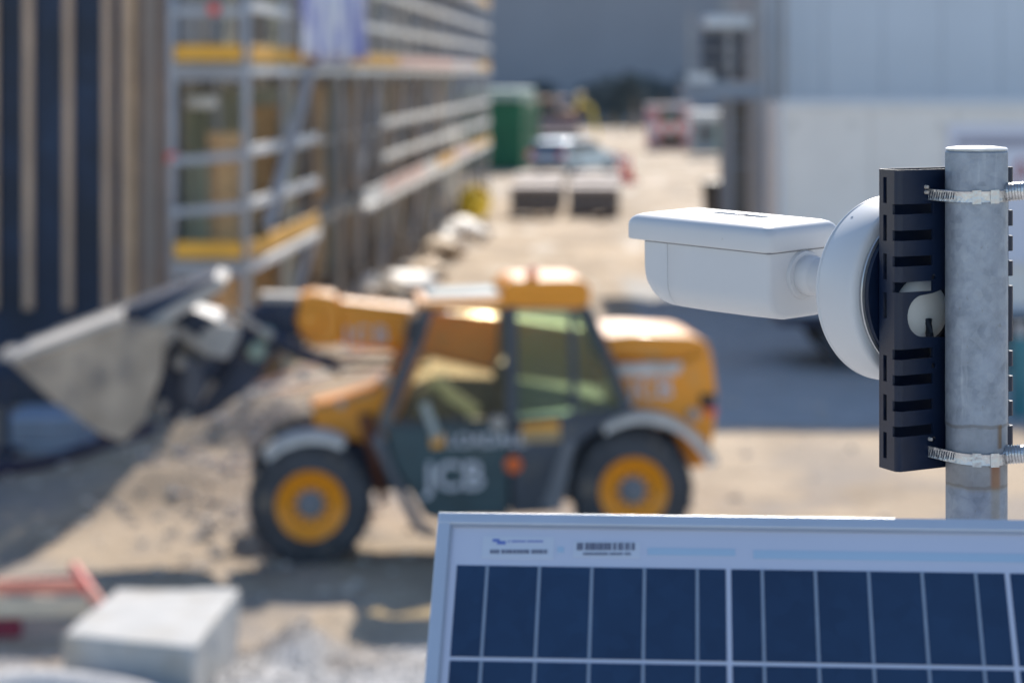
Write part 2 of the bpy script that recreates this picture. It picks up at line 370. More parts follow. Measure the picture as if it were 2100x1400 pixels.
# ---- car and its builder
def car(loc, rotz, paint, label, glassm, wag=True):
    c = empty('parked_car', loc, rotz, label, 'car')
    prof = [(-2.2, .35), (-2.25, .75), (-2.12, 1.0), (-1.85, 1.42), (-1.5, 1.5), (.3, 1.49), (1.0, 1.02), (2.0, .86), (2.25, .6), (2.2, .3), (1.85, .25), (-1.9, .25)]
    bm = BM(); A = lambda a, b_, y: Vector((a, y*(1-.16*max(0, (b_-.95))/.55), b_))
    prism(bm, prof, A, -.88, .88); mk('body', bm, paint, c, bevel=.07, seg=3)
    for s in (-1, 1):
        for (pts) in ([(-1.75, 1.0), (-1.62, 1.38), (-.75, 1.40), (-.75, 1.0)], [(-.65, 1.0), (-.65, 1.40), (.2, 1.38), (.75, 1.02)]):
            bm = BM(); prism(bm, pts, lambda a, b_, y: Vector((a, y*s, b_)), .80, .845); o = mk('side_window', bm, glassm, c)
    bm = BM(); prism(bm, [(-2.14, 1.03), (-1.89, 1.39), (-1.85, 1.36), (-2.09, 1.01)], lambda a, b_, y: Vector((a-.03, y, b_)), -.66, .66); mk('rear_window', bm, glassm, c)
    bm = BM(); prism(bm, [(.36, 1.45), (.95, 1.06), (.99, 1.09), (.4, 1.48)], lambda a, b_, y: Vector((a, y, b_)), -.64, .64); mk('windscreen', bm, glassm, c)
    for s in (-1, 1):
        bm = BM(); box2(bm, -2.29, -2.12, s*.6, s*.87, .78, 1.02); mk('tail_light', bm, M_red, c, bevel=.03)
    bm = BM(); box2(bm, -2.3, -2.2, -.8, .8, .36, .58); mk('bumper', bm, M_black, c, bevel=.03)
    bm = BM(); box2(bm, -2.275, -2.255, -.26, .26, .66, .77); mk('number_plate', bm, M_white, c)
    for x in (-1.35, 1.4):
        for s in (-1, 1):
            wh = empty('wheel', (x, s*.82, .32), parent=c)
            bm = BM(); lathe(bm, [(.18, -.1), (.30, -.1), (.32, -.06), (.32, .06), (.30, .1), (.18, .1)], 24, axisM((0, 0, 0), (0, 1, 0))); mk('tyre', bm, M_rubber, wh, smooth=True)
            bm = BM(); lathe(bm, [(0, -.07), (.19, -.07), (.19, .07), (0, .07)], 18, axisM((0, 0, 0), (0, 1, 0))); mk('rim', bm, M_steel, wh)
    return c
M_silver = mat('car_silver', (.42, .48, .55), .35, .4, .05, 2, coat=.6)
M_cglass = mat('car_glass', (.02, .03, .04), .08, 0, .1, 2, coat=.5)
car((gx(1178, 99), 99.5, 0), R(58), M_silver, 'silver grey estate car parked beyond the pallets, tail light facing us', M_cglass)

# pallets of paving in shrink wrap, between the car and the loader
M_block = mat('paving_grey', (.21, .20, .205), .85, 0, .3, 2)
M_wrap = mat('pale_wrap', (.56, .49, .46), .75, 0, .08, 3, bump=.5, bscale=3)
def pallet(px, d, wd, dp, hh, label):
    p = empty('paving_pallet', (gx(px, d), d+dp/2, gh(gx(px, d), d)), R(rnd.uniform(-3, 3)), label, 'pallet', 'wrapped pallets of paving in front of the car')
    bm = BM()
    for k in range(5): box2(bm, -wd/2, wd/2, -dp/2+k*dp/5+.02, -dp/2+(k+1)*dp/5-.05, .10, .125)
    for x in (-wd/2+.06, 0, wd/2-.06): box2(bm, x-.05, x+.05, -dp/2, dp/2, 0, .10)
    mk('pallet_base', bm, M_wood, p)
    nx, nz = 5, 4; q = random.Random(int(px*d)); ms = None
    for i in range(nx):
        for j in range(nz):
            w_ = wd/nx; h_ = (hh-.14-.12)/nz
            bm = BM(); box2(bm, -w_/2+.012, w_/2-.012, -dp/2+.03, dp/2-.03, 0, h_-.012)
            o = mk('paving_block', bm, M_block, p, loc=(-wd/2+w_*(i+.5), q.uniform(-.02, .02), .135+j*h_))
    bm = BM(); box2(bm, -wd/2-.03, wd/2+.03, -dp/2-.03, dp/2+.03, hh-.12, hh); mk('wrap_cover', bm, M_wrap, p, bevel=.05)
pallet(1098, 70.5, 1.45, 1.5, .92, 'grey paving stack under pale wrap, front left one before the car')
pallet(1220, 70.7, 1.5, 1.5, .92, 'grey paving stack under pale wrap, front right one before the car')
pallet(1106, 74.5, 1.45, 1.5, .92, 'wrapped paving stack in the second row, left one')
pallet(1222, 74.7, 1.5, 1.5, .92, 'wrapped paving stack in the second row, right one')
pallet(1110, 78.5, 1.5, 1.5, .92, 'wrapped paving stack nearest the green container')
pallet(1225, 78.7, 1.5, 1.5, .92, 'wrapped paving stack nearest the tail of the car')

# traffic cone, barrier boards near the car
def cone(px, d, label):
    c = empty('traffic_cone', (gx(px, d), d, gh(gx(px, d), d)), 0, label, 'cone', 'orange cones')
    bm = BM(); lathe(bm, [(.19, .03), (.05, .72), (.0, .74)], 20); mk('cone_body', bm, M_red, c, smooth=True)
    bm = BM(); lathe(bm, [(.148, .215), (.113, .40), (.112, .40), (.146, .215)], 20); mk('white_band', bm, M_white, c, smooth=True)
    bm = BM(); box2(bm, -.24, .24, -.24, .24, 0, .04); mk('base', bm, M_red, c, bevel=.01)
cone(1292, 92, 'red orange traffic cone right of the pallets'); cone(1278, 96, 'red orange traffic cone by the front of the silver car')
def barrier_board(a, b_, z0, z1, label, group, posts=True):
    a, b_ = Vector((*a, 0)), Vector((*b_, 0)); t = empty('barrier', a, 0, label, 'barrier', group); dv = b_-a; nseg = 6
    for k in range(nseg):
        bm = BM(); p, q = dv*(k/nseg), dv*((k+1)/nseg); beam(bm, p+Vector((0, 0, (z0+z1)/2)), q+Vector((0, 0, (z0+z1)/2)), .04, z1-z0)
        mk('stripe_board', bm, M_red if k % 2 else M_white, t)
    for s in (.06, .94):
        bm = BM(); c = dv*s; box2(bm, c.x-.04, c.x+.04, c.y+.022, c.y+.08, 0, z1+.1); mk('post', bm, M_steel, t)
        bm = BM(); box2(bm, c.x-.4, c.x+.4, c.y-.1, c.y+.25, 0, .1); mk('foot', bm, M_black, t)
barrier_board((gx(1262, 97), 97), (gx(1292, 93), 93), .65, 1.0, 'red and white barrier board leaning away from the silver car', 'red and white barriers')
barrier_board((gx(1335, 128), 128), (gx(1425, 131), 131), 1.0, 1.5, 'red and white barrier in front of the green backed container', 'red and white barriers')

# red/white container with green load at the far right of the yard
d = 133.
rc = empty('skip_container', (gx(1376, d), d, 0), 0, 'faded pink and white open container with a green load', 'container')
M_pink = mat('faded_pink', (.55, .27, .27), .7, 0, .15, 1); M_lgreen = mat('load_green', (.14, .18, .09), .8, 0, .3, 1)
bm = BM(); box2(bm, -1.25, -.62, 0, 2.4, .1, 2.25); mk('side_panel', bm, M_pink, rc, bevel=.03)
bm = BM(); box2(bm, .64, 1.25, 0, 2.4, .1, 2.25); mk('side_panel', bm, M_pink, rc, bevel=.03)
bm = BM(); box2(bm, -.62, .64, .1, 2.4, .55, 1.75); mk('green_load', bm, M_lgreen, rc, bevel=.05)
bm = BM(); box2(bm, -1.3, 1.3, -.06, 2.45, 2.25, 2.45); mk('lid', bm, mat('pale_lid', (.5, .42, .42), .7), rc)
bm = BM(); box2(bm, -.62, .64, 0, 2.4, .1, .55); mk('lower_panel', bm, mat('maroon', (.12, .03, .05), .7), rc)
# pale site cabin beside it
sc_ = empty('site_cabin', (gx(1452, 120), 120, 0), 0, 'small pale site cabin left of the stair tower', 'cabin')
bm = BM(); box2(bm, -.75, .9, 0, 2, .2, 1.9); mk('wall', bm, mat('cabin_grey', (.33, .35, .35), .7), sc_)
bm = BM(); box2(bm, -.85, 1.0, -.15, 2.1, 1.9, 2.3); mk('roof', bm, M_rail, sc_, bevel=.05)
bm = BM(); box2(bm, -.4, .2, -.03, -.002, .9, 1.5); mk('window', bm, M_cglass, sc_)
bm = BM(); box2(bm, .35, .8, -.03, -.002, .25, 1.6); mk('door', bm, M_pg, sc_)

# tracked digger far away
d = 140.
dg_ = empty('excavator', (gx(1142, d), d, 0), R(6), 'small rusty brown digger parked far behind the silver car', 'excavator')
M_rust = mat('brown_paint', (.33, .17, .10), .6, 0, .2, 1)
for y in (-.8, .8):
    bm = BM(); prism(bm, rrect(-1.5, 1.4, 0, .75, .36, 5), lambda a, b_, c: Vector((a, c, b_)), y-.24, y+.24); mk('track', bm, M_dark, dg_)
bm = BM(); box2(bm, -1.5, 1.2, -.95, .95, .85, 1.55); mk('body', bm, mat('pinkish_grey', (.33, .25, .26), .6), dg_, bevel=.1)
bm = BM(); box2(bm, -1.35, -.1, -.9, .1, 1.56, 2.55); mk('cab', bm, M_cglass, dg_, bevel=.08)
bm = BM(); box2(bm, -1.4, .6, -.95, .4, 2.56, 2.8); mk('cab_roof', bm, M_rust, dg_, bevel=.06)
bm = BM(); box2(bm, .0, 1.3, -.9, .9, 1.56, 2.1); mk('engine_cover', bm, M_rust, dg_, bevel=.1)
bm = BM(); tube(bm, [(.9, -.6, 1.5), (1.25, -.7, 2.6), (1.9, -.8, 2.2), (2.3, -.8, .5)], [.16, .13, .12, .08], 8); mk('boom', bm, M_yel, dg_)
bm = BM(); lathe(bm, [(0, 0), (.22, .02), (.26, .18), (.16, .34), (0, .38)], 16, Matrix.Translation((1.25, -.7, 2.68))); mk('lamp_glint', bm, mat('glint_tan', (.85, .62, .30), .3), dg_, smooth=True)  # tan ball standing for a sun glint on the machine's lamp

# ------------------------------------------------------------------ right: light clad hall, stair tower, truck
hb = empty('clad_building', (4.70, 45, 0), 0, 'tall pale blue clad hall behind the white truck', 'building')
bm = BM(); box2(bm, .12, 22, .12, 6.6, 0, 11.1); mk('wall', bm, M_greyp, hb)
pan_w = 1.1; k = 0
x = 0.
while x < 21.8:
    bm = BM(); box2(bm, x+.006, x+1.1-.006, 0, .11, .35, 11.0); mk('cladding_panel', bm, M_clad, hb); x += 1.1
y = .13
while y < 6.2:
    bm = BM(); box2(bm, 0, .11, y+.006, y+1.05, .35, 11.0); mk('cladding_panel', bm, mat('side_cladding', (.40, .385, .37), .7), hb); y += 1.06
bm = BM(); box2(bm, -.05, 22.1, -.08, 6.7, 0, .34); mk('plinth', bm, M_conc, hb)
bm = BM(); box2(bm, -1.25, 22.4, -.5, 16, 11.12, 11.45); mk('roof', bm, M_clad, hb)  # unseen roof, run out left and back to shade the ground
for x in (8, 14, 21): bm = BM(); box2(bm, x-.15, x+.15, 15.4, 15.7, 0, 11.1); mk('shade_roof_post', bm, M_greyp, hb)  # hidden posts added under the shading roof
# stair tower of grey scaffold beside it
tw = empty('stair_tower', (3.9, 43.2, 0), 0, 'grey scaffold stair tower with a railed landing at the corner of the pale hall', 'stair tower')
M_tw = mat('tower_beige', (.42, .39, .37), .7, 0, .15, 1.5); M_slab = mat('landing_slab', (.36, .38, .41), .7)
for (x, y) in ((-.02, .0), (.55, .0), (.95, .05), (-.02, 1.3), (.9, 1.3)):
    bm = BM(); box2(bm, x-.055, x+.055, y-.055, y+.055, 0, 6.9 if x > .5 else 5.7); mk('standard', bm, M_tw, tw)
bm = BM(); box2(bm, .08, .40, .9, 1.02, 0, 3.7); mk('back_board', bm, mat('board_brown', (.24, .20, .16), .8), tw)
bm = BM(); box2(bm, .62, .9, .8, .9, 0, 3.7); mk('back_board', bm, M_tw, tw)
bm = BM(); box2(bm, -.84, .55, -.08, 1.4, 3.72, 4.02); mk('landing', bm, M_slab, tw, bevel=.01)
bm = BM(); box2(bm, -.78, -.3, -.12, -.083, 4.03, 4.2); mk('toe_board', bm, M_rail, tw)
for z in (4.35, 4.62, 4.9): 
    bm = BM(); box2(bm, -.62, .3, -.06, -.01, z-.035, z+.035); mk('guard_rail', bm, M_tw, tw)
bm = BM(); box2(bm, -.5, .28, .2, .25, 4.1, 5.0); mk('dark_sheet', bm, M_navy, tw)
bm = BM(); box2(bm, -.45, .35, -.15, .9, 5.0, 5.22); mk('top_cover', bm, M_rail, tw, bevel=.04)
for x in (-.72, .38): 
    bm = BM(); box2(bm, x-.04, x+.04, -.09, -.03, 4.03, 5.3); mk('rail_post', bm, M_tw, tw)
for k in range(14):
    z = .25+k*.25; bm = BM(); box2(bm, .1, .8, 1.4-k*.09+.3, 1.62-k*.09+.3, z, z+.04); mk('stair_tread', bm, M_scaf, tw)
# dark barrel
bn = empty('rubbish_bin', (gx(1474, 60), 60, 0), R(12), 'dark blue black wheeled bin left of the stair tower', 'bin')
bm = BM(); prism(bm, [(-.27, .12), (.27, .12), (.33, 1.42), (-.33, 1.42)], lambda a, b_, c: Vector((a, c*(1+.15*b_), b_)), -.3, .3); mk('bin_body', bm, M_black, bn, bevel=.03)
bm = BM(); box2(bm, -.38, .38, -.42, .42, 1.43, 1.53); mk('lid', bm, M_black, bn, bevel=.03)
for x in (-.27, .27):
    bm = BM(); lathe(bm, [(0, -.03), (.12, -.03), (.12, .03), (0, .03)], 16, axisM((x, .28, .12), (1, 0, 0))); mk('wheel', bm, M_rubber, bn)

# white truck
d = 34.2
tk = empty('box_truck', (gx(1601, d), d, 0), 0, 'white box truck standing in the shade behind the security camera', 'truck')
bm = BM(); box2(bm, .04, 7.4, .04, 2.45, .82, 3.78); mk('box_core', bm, M_truck, tk)
for k in range(6):
    bm = BM(); box2(bm, .06+k*1.22, .06+(k+1)*1.22-.012, 0, .036, .92, 3.70); mk('side_panel', bm, M_truck, tk)
bm = BM(); box2(bm, 0, 7.44, -.03, .037, 3.71, 3.82); mk('top_rail', bm, M_white, tk, bevel=.01)
bm = BM(); box2(bm, 0, 7.44, -.03, .037, .78, .91); mk('bottom_rail', bm, mat('bluish_rail', (.42, .48, .56), .5), tk, bevel=.01)
bm = BM(); box2(bm, -.03, .035, -.02, .045, .915, 3.705); mk('corner_post', bm, M_white, tk)
bm = BM(); box2(bm, .0, .65, .1, 2.3, .62, .76); mk('underride_bar', bm, mat('navy_bar', (.02, .03, .07), .5), tk, bevel=.01)
bm = BM(); box2(bm, .3, 8.5, .6, 1.9, .55, .77); mk('chassis', bm, M_black, tk)
for x in (1.05, 5.6, 8.9):
    for y in (.3, 2.1):
        wh = empty('wheel', (x, y, .48), parent=tk)
        bm = BM(); lathe(bm, [(.26, -.14), (.44, -.14), (.48, -.08), (.48, .08), (.44, .14), (.26, .14)], 28, axisM((0, 0, 0), (0, 1, 0))); mk('tyre', bm, M_rubber, wh, smooth=True)
        bm = BM(); lathe(bm, [(0, -.09), (.1, -.13), (.12, -.05), (.27, -.1), (.27, .1), (0, .1)], 24, axisM((0, 0, 0), (0, 1, 0))); mk('rim', bm, M_dark, wh)
bm = BM(); box2(bm, 2.1, 4.4, .15, .6, .35, .76); mk('side_locker', bm, M_black, tk, bevel=.02)
bm = BM(); prism(bm, [(7.6, .55), (9.9, .55), (9.95, 1.6), (9.6, 2.85), (9.2, 2.95), (7.6, 2.95)], lambda a, b_, c: Vector((a, c, b_)), .08, 2.4); mk('cab', bm, M_white, tk, bevel=.06)
bm = BM(); prism(bm, [(8.5, 1.65), (9.8, 1.65), (9.5, 2.6), (8.5, 2.6)], lambda a, b_, c: Vector((a, c, b_)), .055, .078); mk('side_window', bm, M_cglass, tk)
# printed board on its side with grey band and a red letter
sx = gx(1942, d)-gx(1601, d)
M_board = mat('sign_white', (.78, .77, .84), .5, 0, .02, 1)
bm = BM(); box2(bm, sx, sx+2.4, -.05, -.033, 1.5, 3.47); sgn = mk('sign_board', bm, M_board, tk)
bm = BM(); box2(bm, sx+.12, sx+2.4, -.058, -.052, 3.16, 3.31); mk('grey_band', bm, mat('sign_grey', (.36, .35, .42), .5), sgn)
M_redink = mat('red_ink', (.42, .10, .10), .6)
text('A', .55, M_redink, sgn, Matrix.Translation((sx+.86, -.053, 2.62)) @ Matrix.Rotation(R(90), 4, 'X'))
# teal object low at the right margin
tb = empty('gas_bottle', (gx(2092, 29.6), 29.6, 0), 0, 'small teal gas bottle at the right margin beside the pole', 'gas bottle')
bm = BM(); lathe(bm, [(0, 0), (.11, 0), (.12, .04), (.12, .86), (.09, .97), (.03, 1.01), (.03, 1.07), (0, 1.07)], 20); mk('cylinder', bm, mat('teal_paint', (.05, .22, .26), .4), tb, smooth=True)
bm = BM(); lathe(bm, [(.075, .98), (.08, .98), (.08, 1.14), (.075, 1.14)], 20); mk('collar', bm, M_steel, tb, smooth=True)

# ------------------------------------------------------------------ left: dark membrane building with timber battens
lb = empty('timber_building', (gx(345, 30.6), 30.6, 0), 0, 'dark navy membrane building front with pale upright timber battens', 'building')
X0 = gx(345, 30.6)
def bx_(px): return gx(px, 30.6)-X0
bm = BM(); box2(bm, -9, .14, .0, .3, 0, 7.5); mk('membrane_wall', bm, M_navy, lb)  # right end carried on behind the standard to block a streak of sun
for k, (a, c) in enumerate(((51, 69), (133, 150), (213, 230), (250, 264), (-35, -4), (-115, -84), (-195, -164))):
    bm = BM(); box2(bm, bx_(a), bx_(c), -.09, -.003, 1.22, 7.45); mk('batten', bm, M_batten, lb, bevel=.004)
M_bl = mat('batten_light', (.64, .44, .27), .7, 0, .15, 3); M_bg = mat('weathered_board', (.33, .27, .23), .8, 0, .15, 2, noise_stretch=(5, 5, .3)); M_bd = mat('brown_board', (.26, .18, .14), .8, 0, .2, 2)
bm = BM(); box2(bm, bx_(267), bx_(278), -.12, -.003, 1.0, 7.45); mk('batten', bm, M_bl, lb)
for a, c, m_ in ((279, 292, M_bd), (293, 308, M_bg), (309, 324, M_bg), (325, 345, M_bd)):
    bm = BM(); box2(bm, bx_(a)+.004, bx_(c), -.07, -.003, .6, 7.45); mk('cladding_board', bm, m_, lb)
bm = BM(); box2(bm, -9, 0, -.05, -.003, .0, .35); mk('plinth', bm, mat('dark_plinth', (.05, .055, .075), .8), lb)
bm = BM(); box2(bm, -9.2, .2, -.2, 1, 7.52, 7.8); mk('parapet', bm, M_greyp, lb)
# long side facade
SL = 0.0484; 
def sxp(d, off=0.): return -3.265+SL*(d-29.7)-off
fa = empty('street_facade', (sxp(31.2, 1.15), 31.2, 0), -math.atan(SL), 'long unfinished street side of the building behind the scaffold', 'building')
LF = 50.
M_tan = mat('facade_tan', (.58, .40, .24), .85, 0, .2, 1)
M_facade = [mat('facade_grey', (.45, .43, .41), .85, 0, .15, .7), M_olive, M_teal, mat('facade_brown', (.50, .37, .27), .85, 0, .2, 1), mat('facade_slate', (.26, .29, .34), .8, 0, .2, 1), mat('facade_green', (.22, .27, .23), .8, 0, .2, 1)]
bm = BM(); box2(bm, -6, -.25, 0, LF, 0, 7.6); mk('wall', bm, mat('facade_dark', (.08, .10, .14), .85, 0, .3, .6), fa)
q = random.Random(5); y = 0.05; k = 0
M_facade.append(M_tan)
seq = [6, 1, 2, 1, 6, 2, 5, 3, 4, 6, 3, 2, 0]
while y < LF-1:
    wd = q.uniform(.5, 1.6)
    bm = BM(); box2(bm, -.24, -.24+q.uniform(.05, .16), y, y+wd-.05, 0, 3.95); mk('facade_panel', bm, M_facade[seq[k % len(seq)]], fa)
    bm = BM(); box2(bm, -.24, -.24+q.uniform(.05, .12), y, y+wd-.05, 4.35, 7.5); mk('facade_panel', bm, M_facade[(0, 4, 0, 4, 2)[k % 5]], fa)
    y += wd; k += 1
bm = BM(); box2(bm, -.24, .05, 0, LF, 3.97, 4.33); mk('floor_slab', bm, mat('slab_grey', (.2, .19, .18), .85), fa)
for yy in (6.4, 8.6, 13, 18, 23, 29, 35, 42):
    bm = BM(); box2(bm, -.1, .1, yy, yy+.22, 0, 3.96); mk('pillar', bm, M_facade[3], fa)
# timber sheets standing inside the end bay
def leaning(name, x0, x1, y, z0, z1, m_, label, cat, group=None, th=.03, lean=.0):
    o = empty(name, ((x0+x1)/2, y, 0), 0, label, cat, group); bm = BM(); ww = (x1-x0)/2
    prism(bm, [(-ww, z0), (ww, z0), (ww, z1), (-ww, z1)], lambda a, b_, c: Vector((a, c+lean*b_, b_)), 0, th); mk('sheet', bm, m_, o)
    bm = BM(); box2(bm, -ww+.04, -ww+.1, -.06+lean*z0, -.012+lean*z0, z0, z1*.96); box2(bm, ww-.1, ww-.04, -.06, -.012, z0, z1*.96); mk('edge_strip', bm, M_bl if m_ is M_osb else M_olive, o); return o
leaning('chipboard_sheet', gx(425, 31.6), gx(503, 31.6), 31.6, .02, 3.42, M_osb, 'orange chipboard sheet upright inside the scaffold end bay', 'board', lean=.0)
leaning('chipboard_sheet', gx(505, 33.4), gx(585, 33.4), 33.4, .02, 3.75, mat('brown_osb', (.55, .36, .19), .8, 0, .2, 5), 'browner chipboard sheet just behind the corner standard', 'board')
leaning('insulation_board', gx(372, 33.6), gx(600, 33.6), 33.7, .02, 4.0, mat('green_grey_board', (.46, .47, .38), .85, 0, .15, 1), 'large green grey insulation board behind the chipboard', 'board')
leaning('insulation_board', gx(372, 31.3), gx(428, 31.3), 31.25, .02, 3.1, mat('beige_green_board', (.48, .48, .37), .85, 0, .15, 1), 'narrow beige green board left of the chipboard', 'board')
o = empty('strip_lamp', at(412, 210, 31), 0, 'pale oblong work lamp hanging under the upper scaffold deck', 'lamp')
bm = BM(); box2(bm, -.21, .21, -.05, .05, -.075, .075); mk('lamp_body', bm, M_rail, o, bevel=.06, seg=3)
bm = BM(); tube(bm, [(-.1, 0, .07), (-.1, 0, .48)], .012, 6); tube(bm, [(.1, 0, .07), (.1, 0, .48)], .012, 6); mk('hanger', bm, M_scaf, o)

# ------------------------------------------------------------------ scaffold
scf = empty('scaffold', (sxp(29.7), 29.7, 0), -math.atan(SL), 'long galvanised scaffold with orange toe boards along the building', 'scaffold')
LS = 50.7; NB = 16; BAY = LS/NB; WD = .92
def spart(name, bm, m_, bev=0.): return mk(name, bm, m_, scf, bevel=bev)
stm = None
for k in range(NB+1):
    for off in (0, WD):
        bm = BM(); tube(bm, [(-off, 0, 0), (-off, 0, 8.2)], .058 if k < 2 else .05, 10); o = spart('standard', bm, M_scaf if k != 2 else mat('rusty_tube', (.32, .22, .14), .7)); o.location.y = k*BAY
        o.data.shade_smooth()
        bm = BM(); box2(bm, -off-.09, -off+.09, -.09, .09, 0, .02); o = spart('base_plate', bm, M_scaf); o.location.y = k*BAY
for zi, zd in enumerate((1.92, 4.33, 6.4)):
    for k in range(NB):
        for j in range(3):
            bm = BM(); box2(bm, -WD+.06+j*.275, -WD+.06+j*.275+.26, .05, BAY-.03, zd-.05, zd); o = spart('deck_board', bm, M_deck if zi else M_deck); o.location.y = k*BAY
        bm = BM(); box2(bm, -WD, .02, .03, .08, zd-.16, zd-.06); o = spart('transom', bm, M_scaf); o.location.y = k*BAY
        # rails on the street side
        if zi == 0 and 2 <= k <= 4: rails = ()
        else: rails = (zd+.68, zd+1.33)
        for z in rails:
            bm = BM(); box2(bm, .052, .092, .0, BAY-.02, z-.062, z+.062); o = spart('guard_rail', bm, M_rail, .01); o.location.y = k*BAY
        if not (zi == 0 and k in (2, 3)):
            mt = (M_orange_board if k in (0, 1, 3, 4, 5, 14, 15) else (M_pink_board if k in (6, 7, 8, 9, 10, 12) else M_rail)) if zi else (M_orange_board if k in (0, 1, 9, 10, 13, 14, 15) else (M_pink_board if k in (5, 6, 7, 11, 12) else M_rail))
            bm = BM(); box2(bm, .052, .085, .0, BAY-.02, zd+.0, zd+.21); o = spart('toe_board', bm, mt, .008); o.location.y = k*BAY
            bm = BM(); box2(bm, -.1, .12, .0, BAY-.02, zd-.15, zd-.052); o = spart('ledger', bm, M_rail if zi < 2 else M_scaf); o.location.y = k*BAY
    # end guards facing the viewer
    for z in (zd+.62, zd+1.25):
        bm = BM(); beam(bm, (-WD, -.07, z-(.05 if zi == 0 else 0)), (0, -.07, z+(.03 if zi == 0 else 0)), .035, .1); spart('end_rail', bm, M_scaf)
    bm = BM(); box2(bm, -WD+.05, -.04, -.1, -.066, zd+.02, zd+.21); spart('end_toe_board', bm, M_orange_board)
    bm = BM(); box2(bm, -WD, 0, -.04, .0, zd-.22, zd-.03); spart('end_transom', bm, M_greyp)
for k in range(3, NB):
    for zi, (z0, z1) in enumerate(((.1, 1.8), (2.15, 4.1), (4.6, 6.2))):
        a, c = (0, BAY) if (k+zi) % 2 else (BAY, 0)
        if zi == 0 and k < 5: continue
        bm = BM(); tube(bm, [(-.02, a, z0), (-.02, c, z1)], .03, 8); o = spart('brace', bm, M_scaf); o.location.y = k*BAY
    for z in (2.95, 5.35):
        bm = BM(); tube(bm, [(-WD, 0, z), (-WD, BAY, z)], .03, 8); o = spart('inner_rail', bm, M_rail); o.location.y = k*BAY
# thin upright mesh bars of the end gate above the deck
for k in range(9):
    bm = BM(); x = -WD+.1+k*.09; box2(bm, x, x+.022, -.05, -.03, 4.6, 5.55); spart('gate_bar', bm, M_greyp)
# braces
for a, c in (((.11, .0, .1), (.11, 2.9, 1.9)), ((.13, 2.2, 2.1), (.13, 6.1, 4.25)), ((.13, 0.4, 4.4), (.13, 3.2, 6.3))):
    pass
for a, c in ((at(637, 138, 33.0), at(548, 470, 31.2)), (at(648, 470, 36.0), at(588, 640, 33.6))):
    a = Vector(a); c = Vector(c); Mi = Matrix.Rotation(math.atan(SL), 4, 'Z') @ Matrix.Translation(-Vector((sxp(29.7), 29.7, 0)))
    bm = BM(); beam(bm, Mi @ a, Mi @ c, .12, .12); spart('brace', bm, M_scaf)
for z in (2.85, ):
    bm = BM(); tube(bm, [(0, 0, 0), (0, 0, .12)], .07, 10); o = spart('red_coupler', bm, M_red); o.location = (-WD, 0, z+.25)
    bm = BM(); tube(bm, [(0, 0, 0), (0, 0, .12)], .07, 10); o = spart('red_coupler', bm, M_red); o.location = (-WD*.42, -.09, 4.92)
# banner
bn_ = empty('banner', (sxp(33.2)+.16, 33.2, 0), -math.atan(SL), 'white banner with violet blue print hanging on the upper scaffold rails', 'banner')
M_ban = bpy.data.materials.new('banner_print'); M_ban.use_nodes = True; n = M_ban.node_tree; L = n.links; b = n.nodes['Principled BSDF']; b.inputs['Roughness'].default_value = .6
tc = n.nodes.new('ShaderNodeTexCoord'); mp = n.nodes.new('ShaderNodeMapping'); mp.inputs['Scale'].default_value = (1, .55, .35); L.new(tc.outputs['Object'], mp.inputs[0])
q_ = n.nodes.new('ShaderNodeTexNoise'); q_.inputs['Scale'].default_value = 2.2; q_.inputs['Detail'].default_value = 3; L.new(mp.outputs[0], q_.inputs['Vector'])
cr = n.nodes.new('ShaderNodeValToRGB'); cr.color_ramp.elements[0].position = .44; cr.color_ramp.elements[0].color = (.30, .32, .66, 1); cr.color_ramp.elements[1].position = .58; cr.color_ramp.elements[1].color = (.88, .87, .92, 1)
L.new(q_.outputs['Fac'], cr.inputs[0]); L.new(cr.outputs[0], b.inputs['Base Color'])
bm = BM(); NY, NZ = 50, 14; g = []
for i in range(NY+1):
    yy = 7.9*i/NY; rx = .10*math.sin(yy*5.0)+.05*math.sin(yy*11+1)
    g.append([bm.verts.new((rx*(.4+.6*(1-j/NZ)), yy+.03*math.sin(j), 4.40+2.4*j/NZ+.06*math.sin(yy*2)*(1-j/NZ))) for j in range(NZ+1)])
for i in range(NY):
    for j in range(NZ): bm.faces.new((g[i][j], g[i+1][j], g[i+1][j+1], g[i][j+1]))
o = mk('cloth', bm, M_ban, bn_, smooth=True, ang=180); sm = o.modifiers.new('s', 'SOLIDIFY'); sm.thickness = .004
bm = BM()
for i in range(9): tube(bm, [(-.1, .1+i*.95, 6.76), (.02, .1+i*.95, 6.82)], .01, 6)
mk('ties', bm, M_white, bn_)

# ------------------------------------------------------------------ rubble, timber and sacks along the scaffold foot
def plank(p, L_, yaw, pitch, m_, label, cat='plank', w_=.14, th=.035, group='planks and boards lying about'):
    o = empty('plank', p, yaw, label, cat, group); bm = BM(); M = Matrix.Rotation(-pitch, 3, 'Y'); box(bm, (0, 0, L_/2*abs(math.sin(pitch))+th), (L_, w_, th), M); mk('board', bm, m_, o)
    return o
def tagone(name, bm, m_, label, cat, group=None, **k): return mk(name, bm, m_, None, label=label, cat=cat, group=group, **k)
def sack(px, py, z, s, m_, label, seed, cat='sack', name='sack'):
    d = gd(py+22); x = gx(px, d); bm = BM(); blob(bm, (0, 0, s[2]*.85), s, seed, 3, .35, 1.4)
    return tagone(name, bm, m_, label, cat, smooth=True, loc=(x, d, gh(x, d)-.03), ang=180)
M_sack = mat('sack_white', (.82, .77, .71), .6, 0, .08, 3); M_sackt = mat('sack_tan', (.64, .50, .35), .8, 0, .15, 3)
sack(838, 612, 0, (.48, .75, .24), M_sack, 'crumpled white plastic sheet heap left behind the loader cab', 1, 'plastic sheet', 'plastic_sheet')
sack(880, 555, 0, (.38, .9, .2), M_sackt, 'tan sand bag between the white sheet and the sack with a yellow side', 2)
sack(806, 628, 0, (.22, .4, .22), M_sackt, 'small tan sand bag at the near foot of the white sheet', 6)
